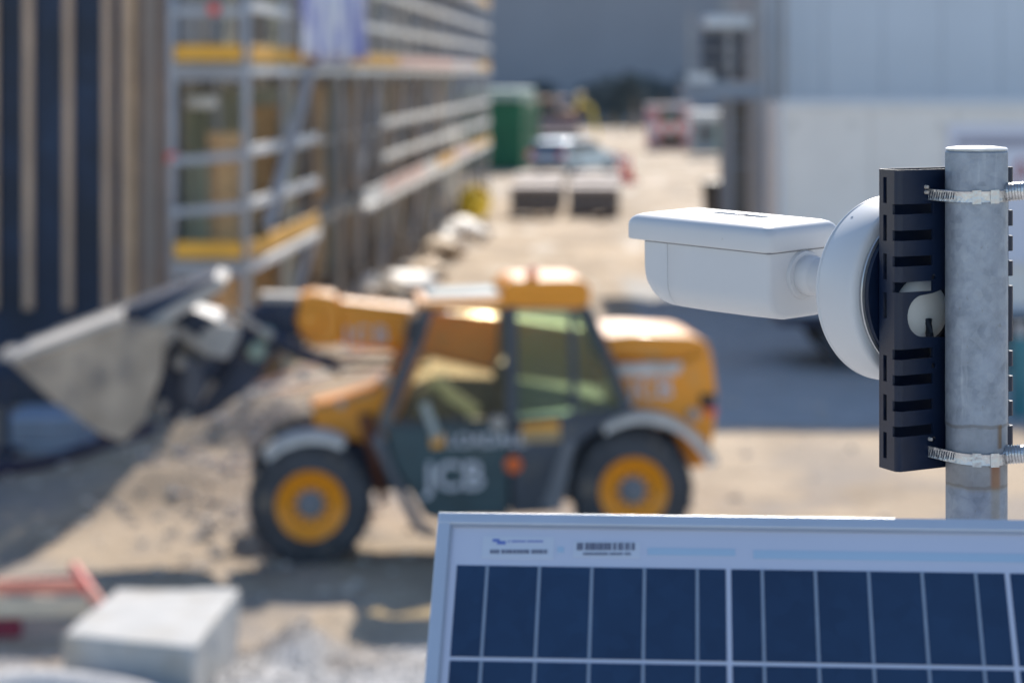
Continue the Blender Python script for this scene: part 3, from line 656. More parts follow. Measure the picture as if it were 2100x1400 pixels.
sack(945, 466, 0, (.44, .9, .22), M_sack, 'white sack lying in front of the yellow drum', 4)
sack(905, 512, 0, (.42, 1.1, .24), M_sackt, 'long tan sack on the debris row', 5)
# yellow drum (a mixer drum lying on its side)
d = 66.; yd = empty('mixer_drum', (gx(972, d), d, 0), 0, 'yellow cement mixer drum beyond the sacks', 'mixer'); yd.scale = (.82, .82, .82)
bm = BM(); lathe(bm, [(0, -.52), (.32, -.50), (.56, -.15), (.56, .15), (.33, .58), (.28, .58), (.50, .12), (.50, -.12), (0, -.45)], 28, axisM((0, 0, .78), (.45, -.35, .75))); mk('drum', bm, M_yel, yd, smooth=True)
bm = BM(); tube(bm, [(-.35, 0, 0), (-.3, 0, .62), (-.15, 0, .7)], .035, 8); tube(bm, [(.35, 0, 0), (.3, 0, .62), (.15, 0, .7)], .035, 8); tube(bm, [(-.35, -.3, .02), (-.35, .3, .02)], .03, 8); tube(bm, [(.35, -.3, .02), (.35, .3, .02)], .03, 8); mk('stand', bm, M_dark, yd)
bm = BM(); box2(bm, -.5, -.28, -.15, .2, .4, .75); mk('motor_box', bm, M_yel, yd, bevel=.03)
r = random.Random(21)
cols = [(M_wood, 'brown'), (M_bl, 'light tan'), (M_rail, 'pale grey'), (M_pink_board, 'faded pink'), (M_osb, 'orange brown')]
pl = [(560, 815, 2.2, 40, 14), (600, 800, 2.4, 35, 18), (640, 820, 2.0, 44, 16), (660, 800, 2.2, 38, 12), (520, 835, 1.6, 60, 8), (590, 850, 1.8, 25, 6), (860, 540, 2.0, 70, 8), (900, 500, 2.4, 80, 6), (830, 575, 1.8, 60, 10), (955, 455, 1.5, 85, 6), (700, 640, 2.0, 88, 10), (740, 600, 1.8, 80, 8)]
names = ['in the heap in front of the loader, leftmost at the top', 'steepest of the heap in front of the loader', 'in the heap beside the front axle', 'in the heap nearest the loader boom', 'at the left foot of the heap', 'lying flat at the bottom of the heap', 'on the debris row by the tan sand bag', 'on the debris row before the long tan sack', 'beside the white plastic sheet', 'by the yellow mixer drum', 'under the scaffold nearer us', 'under the scaffold farther back']
for k, (px, py, L_, yw, pt) in enumerate(pl):
    d = gd(py+25); x = gx(px, d); m_, cn = cols[(2, 3, 1, 3, 1, 2, 1, 2, 0, 1, 0, 2)[k]]
    plank((x, d, gh(x, d)-.02), L_, R(yw-60 if k < 6 else yw), R(pt), m_, cn+' plank '+names[k], w_=.16)
for px, py, L_, yw, lb_ in ((470, 898, .75, 4, 'short pale board lying flat left of the heap before the loader'), (605, 884, .62, 8, 'short pale board lying flat just behind the front wheel top'), (540, 862, .5, -20, 'small pale board end on the rubble heap, between the two flat boards')):
    d = gd(py); x = gx(px, d); plank((x, d, gh(x, d)+.05), L_, R(yw), R(2), M_rail, lb_, w_=.7, th=.05)
# broken rocks in the heap
for k in range(16):
    px, py = r.uniform(470, 640), r.uniform(830, 915); d = gd(py); x = gx(px, d); s = r.uniform(.08, .17); bm = BM(); blob(bm, (0, 0, s*.6), (s, s*.9, s*.7), k+30, 1, .5, 1.3)
    tagone('rock', bm, M_stone if k % 3 else M_conc, 'broken grey brown rock in the heap before the front wheel', 'rock', 'rocks of the heap before the front wheel', loc=(x, d, gh(x, d)-.02))
for k in range(12):
    px = 760+k*21+r.uniform(-8, 8); py = 640-k*17+r.uniform(-8, 8); d = gd(py); x = gx(px, d); s = r.uniform(.12, .26); bm = BM(); blob(bm, (0, 0, s*.6), (s, s*1.4, s*.7), k+60, 1, .5, 1.3)
    tagone('rock', bm, (M_stone, M_conc, M_sackt)[k % 3], 'lump of rubble in the debris row along the scaffold', 'rock', 'lumps of the debris row along the scaffold', loc=(x, d, gh(x, d)-.03))

r = random.Random(77)
for k in range(46):
    t = r.random(); px = 700+t*300+r.gauss(0, 26); py = 690-t*235+r.gauss(0, 10); d = gd(py); x = gx(px, d); s_ = r.uniform(.06, .2)*(d/45)**.5
    if x < sxp(d)+.25: x = sxp(d)+.25+r.random()*.5
    m_, w_ = ((M_stone, 'grey brown stone'), (M_conc, 'pale concrete'), (M_sackt, 'tan rubbish'), (M_rail, 'whitish plaster'), (M_wood, 'brown timber'), (M_bl, 'light timber'))[k % 6]
    bm = BM()
    if 'timber' in w_: box(bm, (0, 0, s_*.5), (s_*4, s_*.6, s_*.4), Matrix.Rotation(r.uniform(0, 3), 3, 'Z') @ Matrix.Rotation(r.uniform(-.25, .25), 3, 'Y'))
    else: blob(bm, (0, 0, s_*.5), (s_*1.2, s_*1.5, s_*.8), k+90, 1, .5, 1.3)
    tagone('rubble_piece', bm, m_, 'small '+w_+' piece in the debris row at the scaffold foot', 'rubble', w_+' pieces of the debris row', loc=(x, d, gh(x, d)-.02))
# near left: concrete trough, barrier pieces, pipes, slab
cb = empty('concrete_block', (0, 0, 0), 0, 'pale precast concrete block half sunk in the gravel at the lower left', 'concrete block')
zt = .50   # top of the block above the ground
def tp(px, py, z): d = gd(py, z); return Vector((gx(px, d), d, z))
T = [tp(238, 1206, zt), tp(492, 1206, zt), tp(398, 1325, zt), tp(128, 1300, zt)]
c_ = sum(T, Vector())/4; cb.location = (c_.x, c_.y, 0); off = Vector((c_.x, c_.y, 0))
bm = BM(); top = [bm.verts.new(v-off) for v in T]; bot = [bm.verts.new(Vector((v.x, v.y, -.06))-off) for v in T]
bm.faces.new(top); bm.faces.new(bot[::-1])
for i in range(4): bm.faces.new((top[i], bot[i], bot[(i+1) % 4], top[(i+1) % 4]))
o = mk('block_body', bm, M_conc, cb, bevel=.02); bake(o)
bm = BM(); bm.from_mesh(o.data); bmesh.ops.triangulate(bm, faces=bm.faces[:]); bmesh.ops.subdivide_edges(bm, edges=[e for e in bm.edges if e.calc_length() > .12], cuts=6, use_grid_fill=True)
for v in bm.verts: v.co += Vector((pnoise(v.co*7), pnoise(v.co*7+Vector((5, 0, 0))), pnoise(v.co*6+Vector((0, 9, 0)))))*.014
bm.to_mesh(o.data); bm.free()
# red / white plastic barrier lying at the left
rb = empty('plastic_barrier', at(60, 1215, gd(1215, .35)), R(4), 'sun faded red and white plastic barrier lying at the left edge', 'barrier'); rb.location.z = 0
M_salm = mat('faded_red', (.95, .32, .22), .55, 0, .2, 3); M_cream = mat('cream_plastic', (.72, .62, .47), .6, 0, .1, 3)
bm = BM(); box2(bm, -1.2, .46, -.03, .03, .35, .45); mk('upper_board', bm, M_salm, rb, bevel=.02)
bm = BM(); box2(bm, -1.2, .44, -.045, .035, .17, .325); mk('lower_board', bm, M_cream, rb, bevel=.02)
bm = BM(); box2(bm, -1.2, -.05, -.06, .03, .03, .16); mk('foot_board', bm, mat('dark_red', (.26, .03, .06), .6), rb, bevel=.02)
ph = empty('barrier_stake', (gx(190, 17.2), 17.2, 0), 0, 'bright red barrier post leaning on the concrete block', 'barrier post')
bm = BM(); tube(bm, [at(152, 1160, 17.35)-ph.location, at(186, 1212, 17.1)-ph.location], [.035, .042], 10); mk('post', bm, M_red, ph, smooth=True)
bm = BM(); tube(bm, [at(186, 1212, 17.1)-ph.location, at(226, 1262, 16.9)-ph.location], [.045, .028], 10); mk('sleeve', bm, M_salm, ph, smooth=True)
# grey slab before the dark wall
sb = empty('concrete_slab', (gx(95, 26.8), 27.2, 0), 0, 'low blue grey slab stack lying before the dark wall', 'slab')
for k in range(3):
    bm = BM(); box2(bm, -.45-.1*k*0, .42, -.6, .6, .02+k*.13, .13+k*.13); mk('slab', bm, mat('slab_blue', (.30, .35, .42), .8), sb, bevel=.01)
# hoses
def hose(pts, r_, label, m_=M_dark):
    P = []
    pts = [Vector((gx(px, gd(py)), gd(py), 0)) for px, py in pts]
    for i in range(len(pts)-1):
        p0, p1, p2, p3 = pts[max(0, i-1)], pts[i], pts[i+1], pts[min(len(pts)-1, i+2)]
        for k in range(8):
            t = k/8; v = .5*((2*p1)+(-p0+p2)*t+(2*p0-5*p1+4*p2-p3)*t*t+(-p0+3*p1-3*p2+p3)*t**3); v.z = gh(v.x, v.y)+r_*.8; P.append(v)
    bm = BM(); tube(bm, P, r_, 8); tagone('hose', bm, m_, label, 'hose', 'hoses on the shaded ground', smooth=True)
hose([(-60, 985), (80, 965), (200, 942), (300, 912), (420, 870)], .07, 'thick dark hose nearest the bucket', mat('purple_hose', (.03, .02, .045), .5))
hose([(-60, 935), (60, 930), (180, 905), (330, 880)], .05, 'thinner dark hose behind the thick one', mat('purple_hose2', (.03, .02, .05), .5))
pst = empty('dark_post', (gx(12, 26), 26, 0), 0, 'thin dark post at the left edge before the slab', 'post')
bm = BM(); tube(bm, [(0, 0, 0), (0, 0, .95)], .045, 10); mk('shaft', bm, M_dark, pst, smooth=True)
bm = BM(); box2(bm, -.15, .15, -.15, .15, 0, .03); mk('base', bm, M_dark, pst)

# ------------------------------------------------------------------ the telehandler
fv = (Vector((-1.716, 20.6, 0))-Vector((1.052, 20.85, 0))).normalized(); lv = Vector((-fv.y, fv.x, 0)); WBASE = 2.779
VO = Vector((1.052, 20.85, 0))-lv*1.0
tel = empty('telehandler', VO, math.atan2(fv.y, fv.x), 'yellow and black telescopic loader with its bucket raised over the dirt', 'telehandler')
def V(px, py, yl):            # bearing -> (x, z) in the loader's own upright plane y = yl
    rx, rz = (px-1050)/F, -(py-150)/F
    d = (VO.dot(lv)+yl)/(rx*lv.x+lv.y); p = Vector((rx*d, d, 0)); return ((p-VO).dot(fv), H+rz*d)
def vp(name, pts, yl, y0, y1, m_, parent=tel, bevel=.0, seg=2, raw=False, **k):
    P = pts if raw else [V(a, c, yl) for a, c in pts]
    bm = BM(); prism(bm, P, lambda a, b_, c: Vector((a, c, b_)), y0, y1); return mk(name, bm, m_, parent, bevel=bevel, seg=seg, **k)
# wheels
def wheel(x, y, side, lift=0.):
    wr = empty('wheel', (x, y, .515+lift), 0, parent=tel); ax = axisM((0, 0, 0), (0, side, 0))
    bm = BM(); lathe(bm, [(.29, .0), (.30, -.03), (.38, -.045), (.46, -.06), (.495, -.10), (.50, -.2), (.495, -.30), (.46, -.34), (.30, -.36), (.28, -.2), (.29, 0)], 56, ax)
    for k in range(22):
        for s in (0, 1):
            a = 2*math.pi*(k+.5*s)/22; M = Matrix.Rotation(a, 4, 'Y') @ Matrix.Translation((0, 0, .500))
            y0, y1 = (-.19, -.05) if s else (-.36, -.18)
            M = M @ Matrix.Rotation(R(25 if s else -25), 4, 'Z'); box(bm, M @ Vector((0, side*(y0+y1)/2, .002)), (.05, .17, .045), M.to_3x3())
            box(bm, Matrix.Rotation(a, 4, 'Y') @ Vector((0, side*(-.055 if s else -.345), .468)), (.05, .03, .07), Matrix.Rotation(a, 3, 'Y'))
    mk('tyre', bm, M_rubber, wr, smooth=True)
    bm = BM(); lathe(bm, [(.0, -.1), (.12, -.1), (.125, -.075), (.18, -.07), (.215, -.035), (.27, -.01), (.298, 0.005), (.298, -.03), (.25, -.2), (0, -.2)], 48, ax); mk('rim', bm, M_paint, wr, smooth=True)
    bm = BM(); lathe(bm, [(0, .03), (.055, .03), (.065, .02), (.07, -.05), (.115, -.06), (.12, -.098), (0, -.098)], 28, ax); mk('hub', bm, mat('hub_grey', (.19, .21, .24), .5), wr, smooth=True)
    for k in range(10):
        bm = BM(); a = 2*math.pi*k/10; tube(bm, [(.15*math.cos(a), side*(-.075), .15*math.sin(a)), (.15*math.cos(a), side*(-.05), .15*math.sin(a))], .013, 6); mk('wheel_nut', bm, M_dark, wr)
wheel(WBASE, 1.0, 1); wheel(0.0, 1.0, 1, .075); wheel(WBASE, -1.0, -1); wheel(0, -1.0, -1, .075)
# chassis and axles
bm = BM(); box2(bm, -.55, 2.95, -.38, .38, .52, .95); mk('chassis', bm, M_dark, tel, bevel=.03)
for x, z in ((0, .59), (WBASE, .515)):
    bm = BM(); tube(bm, [(x, -.9, z), (x, -.3, z), (x, 0, z), (x, .3, z), (x, .9, z)], [.1, .12, .2, .12, .1], 14); mk('axle', bm, M_paint, tel, smooth=True)
# rear body (engine cover and counterweight)
rb_pts = [(1238, 742), (1400, 742), (1448, 724), (1462, 738), (1470, 800), (1466, 880), (1452, 955), (1418, 962), (1380, 880), (1330, 840), (1255, 835)]
vp('rear_body', rb_pts, .62, -.85, .62, M_paint, bevel=.03, seg=3)
vp('engine_hood', [(1238, 690), (1300, 684), (1420, 690), (1452, 702), (1465, 738), (1440, 742), (1392, 746), (1245, 735)], .50, -.8, .50, M_paint, bevel=.045, seg=4)
vp('hood_ledge', [(1256, 748), (1400, 744), (1392, 768), (1262, 772)], .72, .63, .72, M_fender, bevel=.012)
M_vent = M_black
xb, zb = V(1448, 825, .64)
bm = BM(); box2(bm, xb-.08, xb+.05, .622, .66, zb-.04, zb+.07); mk('lamp_housing', bm, M_black, tel, bevel=.01)
bm = BM(); box2(bm, xb-.09, xb+.0, .622, .68, zb-.10, zb-.045); mk('tail_lamp', bm, M_red, tel, bevel=.01)
bm = BM(); x_, z_ = V(1423, 850, .64); lathe(bm, [(0, .06), (.05, .05), (.06, 0), (0, 0)], 16, axisM((x_, .622, z_), (0, 1, 0))); mk('cap', bm, M_lip, tel, smooth=True)
# rear fender and front fender: arcs of plate
def fender(cx, cz, r0, a0, a1, y0, y1, m_, r1=None):
    bm = BM(); n_ = 18; pts = []
    for i in range(n_+1):
        a = R(a0+(a1-a0)*i/n_); rr = r0+(0 if r1 is None else (r1-r0)*i/n_); pts.append((cx+rr*math.cos(a), cz+rr*math.sin(a)))
    inner = [(cx+(p[0]-cx)*.955, cz+(p[1]-cz)*.955) for p in pts]
    prism(bm, pts+inner[::-1], lambda a, b_, c: Vector((a, c, b_)), y0, y1)
    prism(bm, [(cx+(p[0]-cx)*1.0, cz+(p[1]-cz)*1.0) for p in pts]+[(cx+(p[0]-cx)*.88, cz+(p[1]-cz)*.88) for p in pts][::-1], lambda a, b_, c: Vector((a, c, b_)), y1-.02, y1)
    mk('fender', bm, m_, tel, smooth=True)
fender(.02, .59, .62, 66, 163, .45, .98, M_fender, .80)
fender(WBASE-.02, .515, .60, 118, 45, .5, .96, M_fender, .60)
# cab lower body
door_low = [(778, 878), (1045, 862), (1045, 1058), (905, 1078), (862, 1070), (800, 960)]
vp('front_step_panel', [(762, 905), (782, 880), (806, 958), (870, 1078), (902, 1090), (866, 1098), (842, 1072)], .97, .80, .97, mat('step_grey', (.12, .13, .15), .6), bevel=.01)
vp('door_panel', [(786, 870), (1043, 858), (1043, 1052), (905, 1068), (872, 1060), (808, 950)], .93, .86, .93, M_cabp, bevel=.012)
vp('side_cladding', [(1050, 858), (1290, 838), (1262, 862), (1200, 900), (1160, 960), (1130, 1052), (1050, 1056)], .91, .20, .91, M_cabf, bevel=.015)
vp('cab_floor', [(800, 940), (1045, 940), (1045, 1060), (880, 1060)], .84, -.02, .84, M_cabf)
vp('tank_side', [(1110, 1040), (1160, 900), (1180, 905), (1150, 1052)], .95, .915, .95, mat('tank_grey', (.16, .17, .19), .6))
# pillars (tubes bent along the cab outline)
def pillar(px_pts, yl, r_, name='pillar', m_=M_cabf):
    P = [(lambda q: Vector((q[0], yl, q[1])))(V(a, c, yl)) for a, c in px_pts]; bm = BM()
    for p, q in zip(P, P[1:]): beam(bm, p, q, r_, r_, (0, 1, 0))
    return mk(name, bm, m_, tel, bevel=.006)
for yl, sh in ((.90, 0),):
    pillar([(876, 632), (858, 690), (812, 800), (784, 880)], yl, .11)
    pillar([(1047, 628), (1050, 862)], yl, .105)
    pillar([(1172, 634), (1178, 850)], yl, .06)
    pillar([(1205, 636), (1240, 720), (1288, 842)], yl, .09)
    pillar([(870, 632), (1210, 632)], yl, .05, 'roof_rail')
    pillar([(784, 872), (1050, 862), (1290, 842)], yl, .06, 'waist_rail')
def inner_pillar(x1, z1, x2, z2, y_, r_): 
    bm = BM(); beam(bm, (x1, y_, z1), (x2, y_, z2), r_, r_, (0, 1, 0)); mk('pillar', bm, M_cabf, tel)
for a, c in (((876, 632), (784, 880)), ((1205, 636), (1288, 842)), ((1047, 632), (1050, 862))):
    p, q = V(*a, .90), V(*c, .90); inner_pillar(p[0], p[1], q[0], q[1], -.02, .07)
# windows
vp('door_window', [(882, 640), (1040, 640), (1043, 858), (792, 870), (818, 800), (862, 690)], .905, .900, .906, M_glass)
vp('side_window', [(1056, 640), (1168, 640), (1172, 850), (1056, 858)], .905, .900, .906, M_glass2)
vp('quarter_window', [(1178, 640), (1203, 640), (1238, 720), (1284, 838), (1182, 848)], .905, .900, .906, M_glass2)
p, q = V(876, 634, .9), V(784, 878, .9)
bm = BM(); prism(bm, [(p[0]+.03, p[1]), (p[0]+.036, p[1]), (q[0]+.036, q[1]), (q[0]+.03, q[1])], lambda a, b_, c: Vector((a, c, b_)), .0, .86); mk('windscreen', bm, M_glass, tel)
p, q = V(1207, 636, .9), V(1290, 842, .9)
bm = BM(); prism(bm, [(p[0], p[1]), (p[0]-.006, p[1]), (q[0]-.006, q[1]), (q[0], q[1])], lambda a, b_, c: Vector((a, c, b_)), .0, .86); mk('rear_window', bm, M_glass2, tel)
# far side lining of the cab below the glass
vp('side_lining', [(800, 870), (852, 790), (905, 772), (1045, 778), (1160, 800), (1284, 838), (1284, 900), (790, 900)], .0, -.05, -.02, M_cabf)
# roof
vp('roof', [(858, 618), (1210, 606), (1212, 622), (1190, 634), (864, 632)], .93, -.06, .93, M_paint, bevel=.02, seg=3)
vp('roof_glass', [(876, 605), (1028, 600), (1028, 611), (872, 614)], .70, .08, .70, mat('roof_glass', (.40, .48, .46), .3, 0, .08, 2, coat=.3), bevel=.006)
vp('roof_hood', [(1028, 590), (1050, 573), (1190, 571), (1212, 588), (1214, 614), (1028, 618)], .88, -.03, .90, M_paint, bevel=.05, seg=5)
x_, z_ = V(1087, 568, .6)
bm = BM(); lathe(bm, [(.05, 0), (.055, .02), (.05, .10), (.03, .13), (0, .135)], 18, Matrix.Translation((x_, .78, z_-.03))); mk('beacon', bm, mat('beacon_red', (.85, .12, .02), .3), tel, smooth=True)
# interior
vp('dashboard', [(850, 800), (905, 780), (935, 860), (920, 930), (820, 930)], .6, .15, .75, M_black, bevel=.03)
vp('seat', [(960, 860), (1045, 850), (1045, 930), (960, 930)], .6, .2, .68, M_black, bevel=.04)
vp('seat_back', [(1015, 745), (1050, 740), (1062, 860), (1022, 862)], .6, .22, .66, M_black, bevel=.04)
x_, z_ = V(925, 800, .45); bm = BM()
tube(bm, [Vector((x_+.19*math.cos(t)*.45, .45+.19*math.sin(t), z_+.19*math.cos(t)*.8)) for t in [2*math.pi*k/20 for k in range(21)]], .017, 8); mk('steering_wheel', bm, mat('pale_trim', (.35, .38, .38), .5), tel, smooth=True)
vp('lever_console', [(875, 790), (890, 770), (985, 835), (975, 862)], .75, .70, .75, mat('console_grey', (.34, .38, .37), .5), bevel=.01)
vp('grab_handle', [(860, 830), (878, 822), (905, 895), (890, 905)], .95, .935, .965, mat('console_grey', (.34, .38, .37), .5), bevel=.01)
x_, z_ = V(1022, 868, .95); bm = BM(); lathe(bm, [(0, .03), (.06, .025), (.07, 0), (0, 0)], 16, axisM((x_, .935, z_), (0, 1, 0))); mk('door_latch', bm, M_lip, tel, smooth=True)
x_, z_ = V(1053, 952, .93); bm = BM(); lathe(bm, [(0, .03), (.06, .025), (.075, 0), (0, 0)], 20, axisM((x_, .932, z_), (0, 1, 0))); mk('marker_lamp', bm, mat('orange_lamp', (.85, .16, .03), .4), tel, smooth=True)
vp('warning_sticker', [(1068, 880), (1148, 876), (1150, 904), (1068, 906)], .92, .913, .92, mat('sticker_tan', (.42, .29, .14), .5))
vp('warning_sticker', [(1070, 866), (1146, 862), (1148, 880), (1070, 884)], .92, .913, .921, mat('sticker_orange', (.75, .34, .03), .5))
vp('orange_square', [(884, 890), (910, 888), (910, 916), (884, 918)], .94, .932, .94, mat('sticker_orange', (.75, .34, .03), .5))
def letter(body, px, py, yl, size, m_, ext=.004, sp=1., offset=.0):
    x, z = V(px, py, yl)
    # local frame: text runs along -x (rightwards seen from the left side), up is z
    M = Matrix(((-1, 0, 0, x), (0, 0, 1, yl), (0, 1, 0, z), (0, 0, 0, 1)))
    o = text(body, size, m_, None, M, ext=ext, spacing=sp, offset=offset); o.parent = tel; return o
letter('LOADALL', 918, 915, .94, .155, M_decal, sp=1.0, offset=.002)
letter('JCB', 872, 1003, .94, .33, M_decal, sp=1.0, offset=.004)
letter('JCB', 1292, 815, .635, .24, M_decal, sp=1.05, offset=.003)
# boom: outer beam runs from the rear pivot forward past the cab
boom_top = lambda px: 612+ (px-690)*.105
vp('boom_outer', [(688, 614), (850, 632), (1050, 652), (1290, 690), (1290, 800), (1050, 775), (850, 728), (700, 712)], -.18, -.58, -.18, M_paint, bevel=.07, seg=4)
vp('boom_collar', [(612, 608), (640, 600), (690, 606), (702, 640), (700, 708), (640, 712), (612, 680)], -.14, -.62, -.14, M_paint, bevel=.03)
x_, z_ = V(636, 655, -.13); bm = BM(); lathe(bm, [(0, .05), (.10, .05), (.125, .02), (.13, 0), (0, 0)], 24, axisM((x_, -.14, z_), (0, 1, 0))); mk('collar_cap', bm, M_paint, tel, smooth=True)
vp('boom_inner', [(535, 618), (614, 620), (614, 690), (545, 700)], -.20, -.54, -.20, M_dark, bevel=.012)
vp('boom_inner_cover', [(534, 604), (616, 606), (616, 620), (534, 619)], -.20, -.54, -.20, M_lip, bevel=.008)
letter('JCB', 706, 704, -.172, .22, M_decal, sp=1.25, offset=.003)
bm = BM(); P = [V(880, 735, -.1), V(700, 735, -.1), V(620, 722, -.1), V(560, 690, -.1)]; tube(bm, [(a, -.1, c) for a, c in P], .022, 8); tube(bm, [(a, -.06, c-.07) for a, c in P], .018, 8); mk('boom_hoses', bm, M_black, tel, smooth=True)
# front chassis nose with dusty plate
vp('front_frame', [(638, 842), (700, 828), (770, 808), (800, 785), (815, 745), (850, 700), (866, 740), (810, 880), (770, 930), (735, 905), (690, 900), (648, 880)], .45, -.4, .45, M_paint, bevel=.03)
vp('frame_brace', [(735, 850), (762, 850), (796, 1030), (778, 1035)], .6, .5, .62, mat('rust_red', (.20, .07, .04), .7), bevel=.01)
for (a, c, s) in ((620, 770, .05), (660, 900, .06), (760, 905, .05), (700, 830, .04), (790, 780, .05)):
    x_, z_ = V(a, c, .6); bm = BM(); lathe(bm, [(0, s), (s*.8, s*.7), (s, 0), (0, 0)], 14, axisM((x_, .55, z_), (0, 1, 0))); mk('lamp', bm, M_lip, tel, smooth=True)
# hydraulic rams at the head, carriage
def rod(p0, p1, y_, r_, m_, name):
    a, c = V(*p0, y_), V(*p1, y_); bm = BM(); tube(bm, [(a[0], y_, a[1]), (c[0], y_, c[1])], r_, 12); mk(name, bm, m_, tel, smooth=True)
rod((700, 760), (560, 690), .1, .05, M_dark, 'lift_ram'); rod((560, 690), (470, 640), .1, .03, M_lip, 'ram_rod')
rod((540, 640), (440, 780), -.1, .055, M_dark, 'tilt_ram'); rod((440, 780), (400, 830), -.1, .035, M_lip, 'ram_rod')
vp('boom_head', [(532, 625), (560, 640), (570, 720), (520, 790), (440, 850), (380, 870), (360, 820), (430, 740), (470, 700), (500, 650)], -.1, -.5, -.1, M_dark, bevel=.02)
vp('carriage', [(330, 690), (352, 660), (392, 640), (452, 655), (480, 700), (430, 780), (400, 850), (350, 865), (322, 800)], .25, -.65, .3, M_dark, bevel=.02)
vp('carriage_plate', [(412, 680), (440, 662), (488, 668), (492, 690), (466, 738), (430, 728), (408, 704)], .42, .31, .42, mat('carriage_pale', (.42, .40, .38), .8), bevel=.02)
vp('carriage_arm', [(340, 672), (362, 668), (440, 715), (430, 735)], .5, .36, .46, M_lip, bevel=.01)
vp('carriage_cheek', [(380, 730), (410, 745), (420, 800), (392, 845), (370, 800)], .45, .33, .45, mat('cheek_grey', (.10, .105, .13), .6), bevel=.01)
for px, py, s in ((368, 745, .055), (333, 833, .045), (380, 858, .05), (545, 700, .07), (525, 735, .09)):
    x_, z_ = V(px, py, .5); bm = BM(); lathe(bm, [(0, s*.6), (s*.8, s*.5), (s, 0), (0, 0)], 14, axisM((x_, .46 if px < 400 else -.08, z_), (0, 1, 0))); mk('pin', bm, M_lip if px < 500 else M_pg, tel, smooth=True)
# bucket: open shell of plate between two side cheeks
Y0, Y1 = -.25, .98
bk = empty('bucket', (0, 0, 0), parent=tel)
out = [V(a, c, Y1) for a, c in ((20, 740), (108, 820), (205, 888), (255, 905), (296, 862), (330, 770), (345, 664))]
cen = Vector((sum(p[0] for p in out)/7, sum(p[1] for p in out)/7))
inn_ = [tuple(Vector(p)+(cen-Vector(p)).normalized()*.035) for p in out]
bm = BM(); prism(bm, out+inn_[::-1], lambda a, b_, c: Vector((a, c, b_)), Y0, Y1-.0); mk('shell', bm, M_bucket, bk, bevel=.006)
for (ya, yb) in ((Y1+.002, Y1+.03), (Y0-.03, Y0-.002)):
    side = out+[V(250, 656, Y1)]
    bm = BM(); prism(bm, side, lambda a, b_, c: Vector((a, c, b_)), ya, yb); mk('side_cheek', bm, M_bucket, bk, bevel=.006)
a, c = V(24, 737, Y1), V(252, 652, Y1)
for (ya, yb) in ((Y0+.351, Y1-.051), (Y1-.05, Y1+.06), (Y0-.04, Y0+.05)):
    bm = BM(); dv = Vector((c[0]-a[0], c[1]-a[1])).normalized(); nn = Vector((-dv.y, dv.x)); nn = nn if nn.y > 0 else -nn
    lo = -.035; q4 = [(a[0]+nn.x*lo, a[1]+nn.y*lo), (c[0]+nn.x*lo, c[1]+nn.y*lo), (c[0]+nn.x*.03, c[1]+nn.y*.03), (a[0]+nn.x*.03, a[1]+nn.y*.03)]
    prism(bm, q4, lambda u, v, y_: Vector((u, y_, v)), ya, yb); mk('level_plate' if yb-ya > .3 else 'side_edge', bm, M_lip, bk, bevel=.008)
bm = BM(); prism(bm, [V(250, 640, Y1), V(400, 585, Y1), V(440, 572, Y1), V(462, 578, Y1), V(300, 668, Y1), V(345, 690, Y1), V(330, 700, Y1), V(250, 662, Y1)], lambda u, v, y_: Vector((u, y_, v)), Y0+.1, .80); mk('back_plate', bm, M_dark, bk, bevel=.008)
bm = BM(); prism(bm, [V(288, 668, Y1), V(450, 572, Y1), V(464, 580, Y1), V(458, 596, Y1), V(302, 688, Y1)], lambda u, v, y_: Vector((u, y_, v)), -.15, .92); mk('top_edge', bm, M_lip, bk, bevel=.012)
bm = BM(); prism(bm, [V(322, 676, Y1), V(350, 660, Y1), V(356, 700, Y1), V(334, 716, Y1)], lambda u, v, y_: Vector((u, y_, v)), .6, .88); mk('hinge_lug', bm, M_lip, bk, bevel=.012)
for s in (.2, .4, .6, .8):
    p = Vector(out[0]).lerp(Vector(out[1]), 0.0); yy = Y0+(Y1-Y0)*s; bm = BM(); box2(bm, p.x-.02, p.x+.12, yy-.05, yy+.05, p.y-.02, p.y+.025); mk('tooth', bm, M_lip, bk)
# mirror
vp('mirror', [(838, 648), (858, 650), (850, 705), (832, 700)], 1.05, 1.02, 1.05, M_black, bevel=.01)

# ------------------------------------------------------------------ foreground: pole, bracket, clamps, security camera, solar panel
PX, PY, PR = .3658, 1.904, .0240
def zf(py, d=1.904): return H-(py-150)/F*d
# pole material: zinc with streaks, rust drips
mp_ = bpy.data.materials.new('zinc_pole'); mp_.use_nodes = True; n = mp_.node_tree; L = n.links; b = n.nodes['Principled BSDF']
tc = n.nodes.new('ShaderNodeTexCoord'); OBJ = tc.outputs['Object']
def nz_(scale, det, rough, stretch=(1, 1, 1)):
    m_ = n.nodes.new('ShaderNodeMapping'); m_.inputs['Scale'].default_value = stretch; L.new(OBJ, m_.inputs[0]); q = n.nodes.new('ShaderNodeTexNoise'); q.inputs['Scale'].default_value = scale; q.inputs['Detail'].default_value = det; q.inputs['Roughness'].default_value = rough; L.new(m_.outputs[0], q.inputs['Vector']); return q.outputs['Fac']
c0 = ramp(nz_(55, 8, .62), .34, (.19, .215, .255), .66, (.295, .33, .385))
vor = n.nodes.new('ShaderNodeTexVoronoi'); vor.inputs['Scale'].default_value = 170; L.new(OBJ, vor.inputs['Vector'])
vb = n.nodes.new('ShaderNodeRGBToBW'); L.new(vor.outputs['Color'], vb.inputs[0])
c0 = mixc(math_n('MULTIPLY', ramp(vb.outputs[0], .2, (0, 0, 0), .9, (1, 1, 1)), .40), c0, (.36, .39, .43))
c0 = mixc(ramp(nz_(60, 5, .6, (1, 1, .12)), .60, (0, 0, 0), .72, (.6, .6, .6)), c0, (.46, .49, .53))
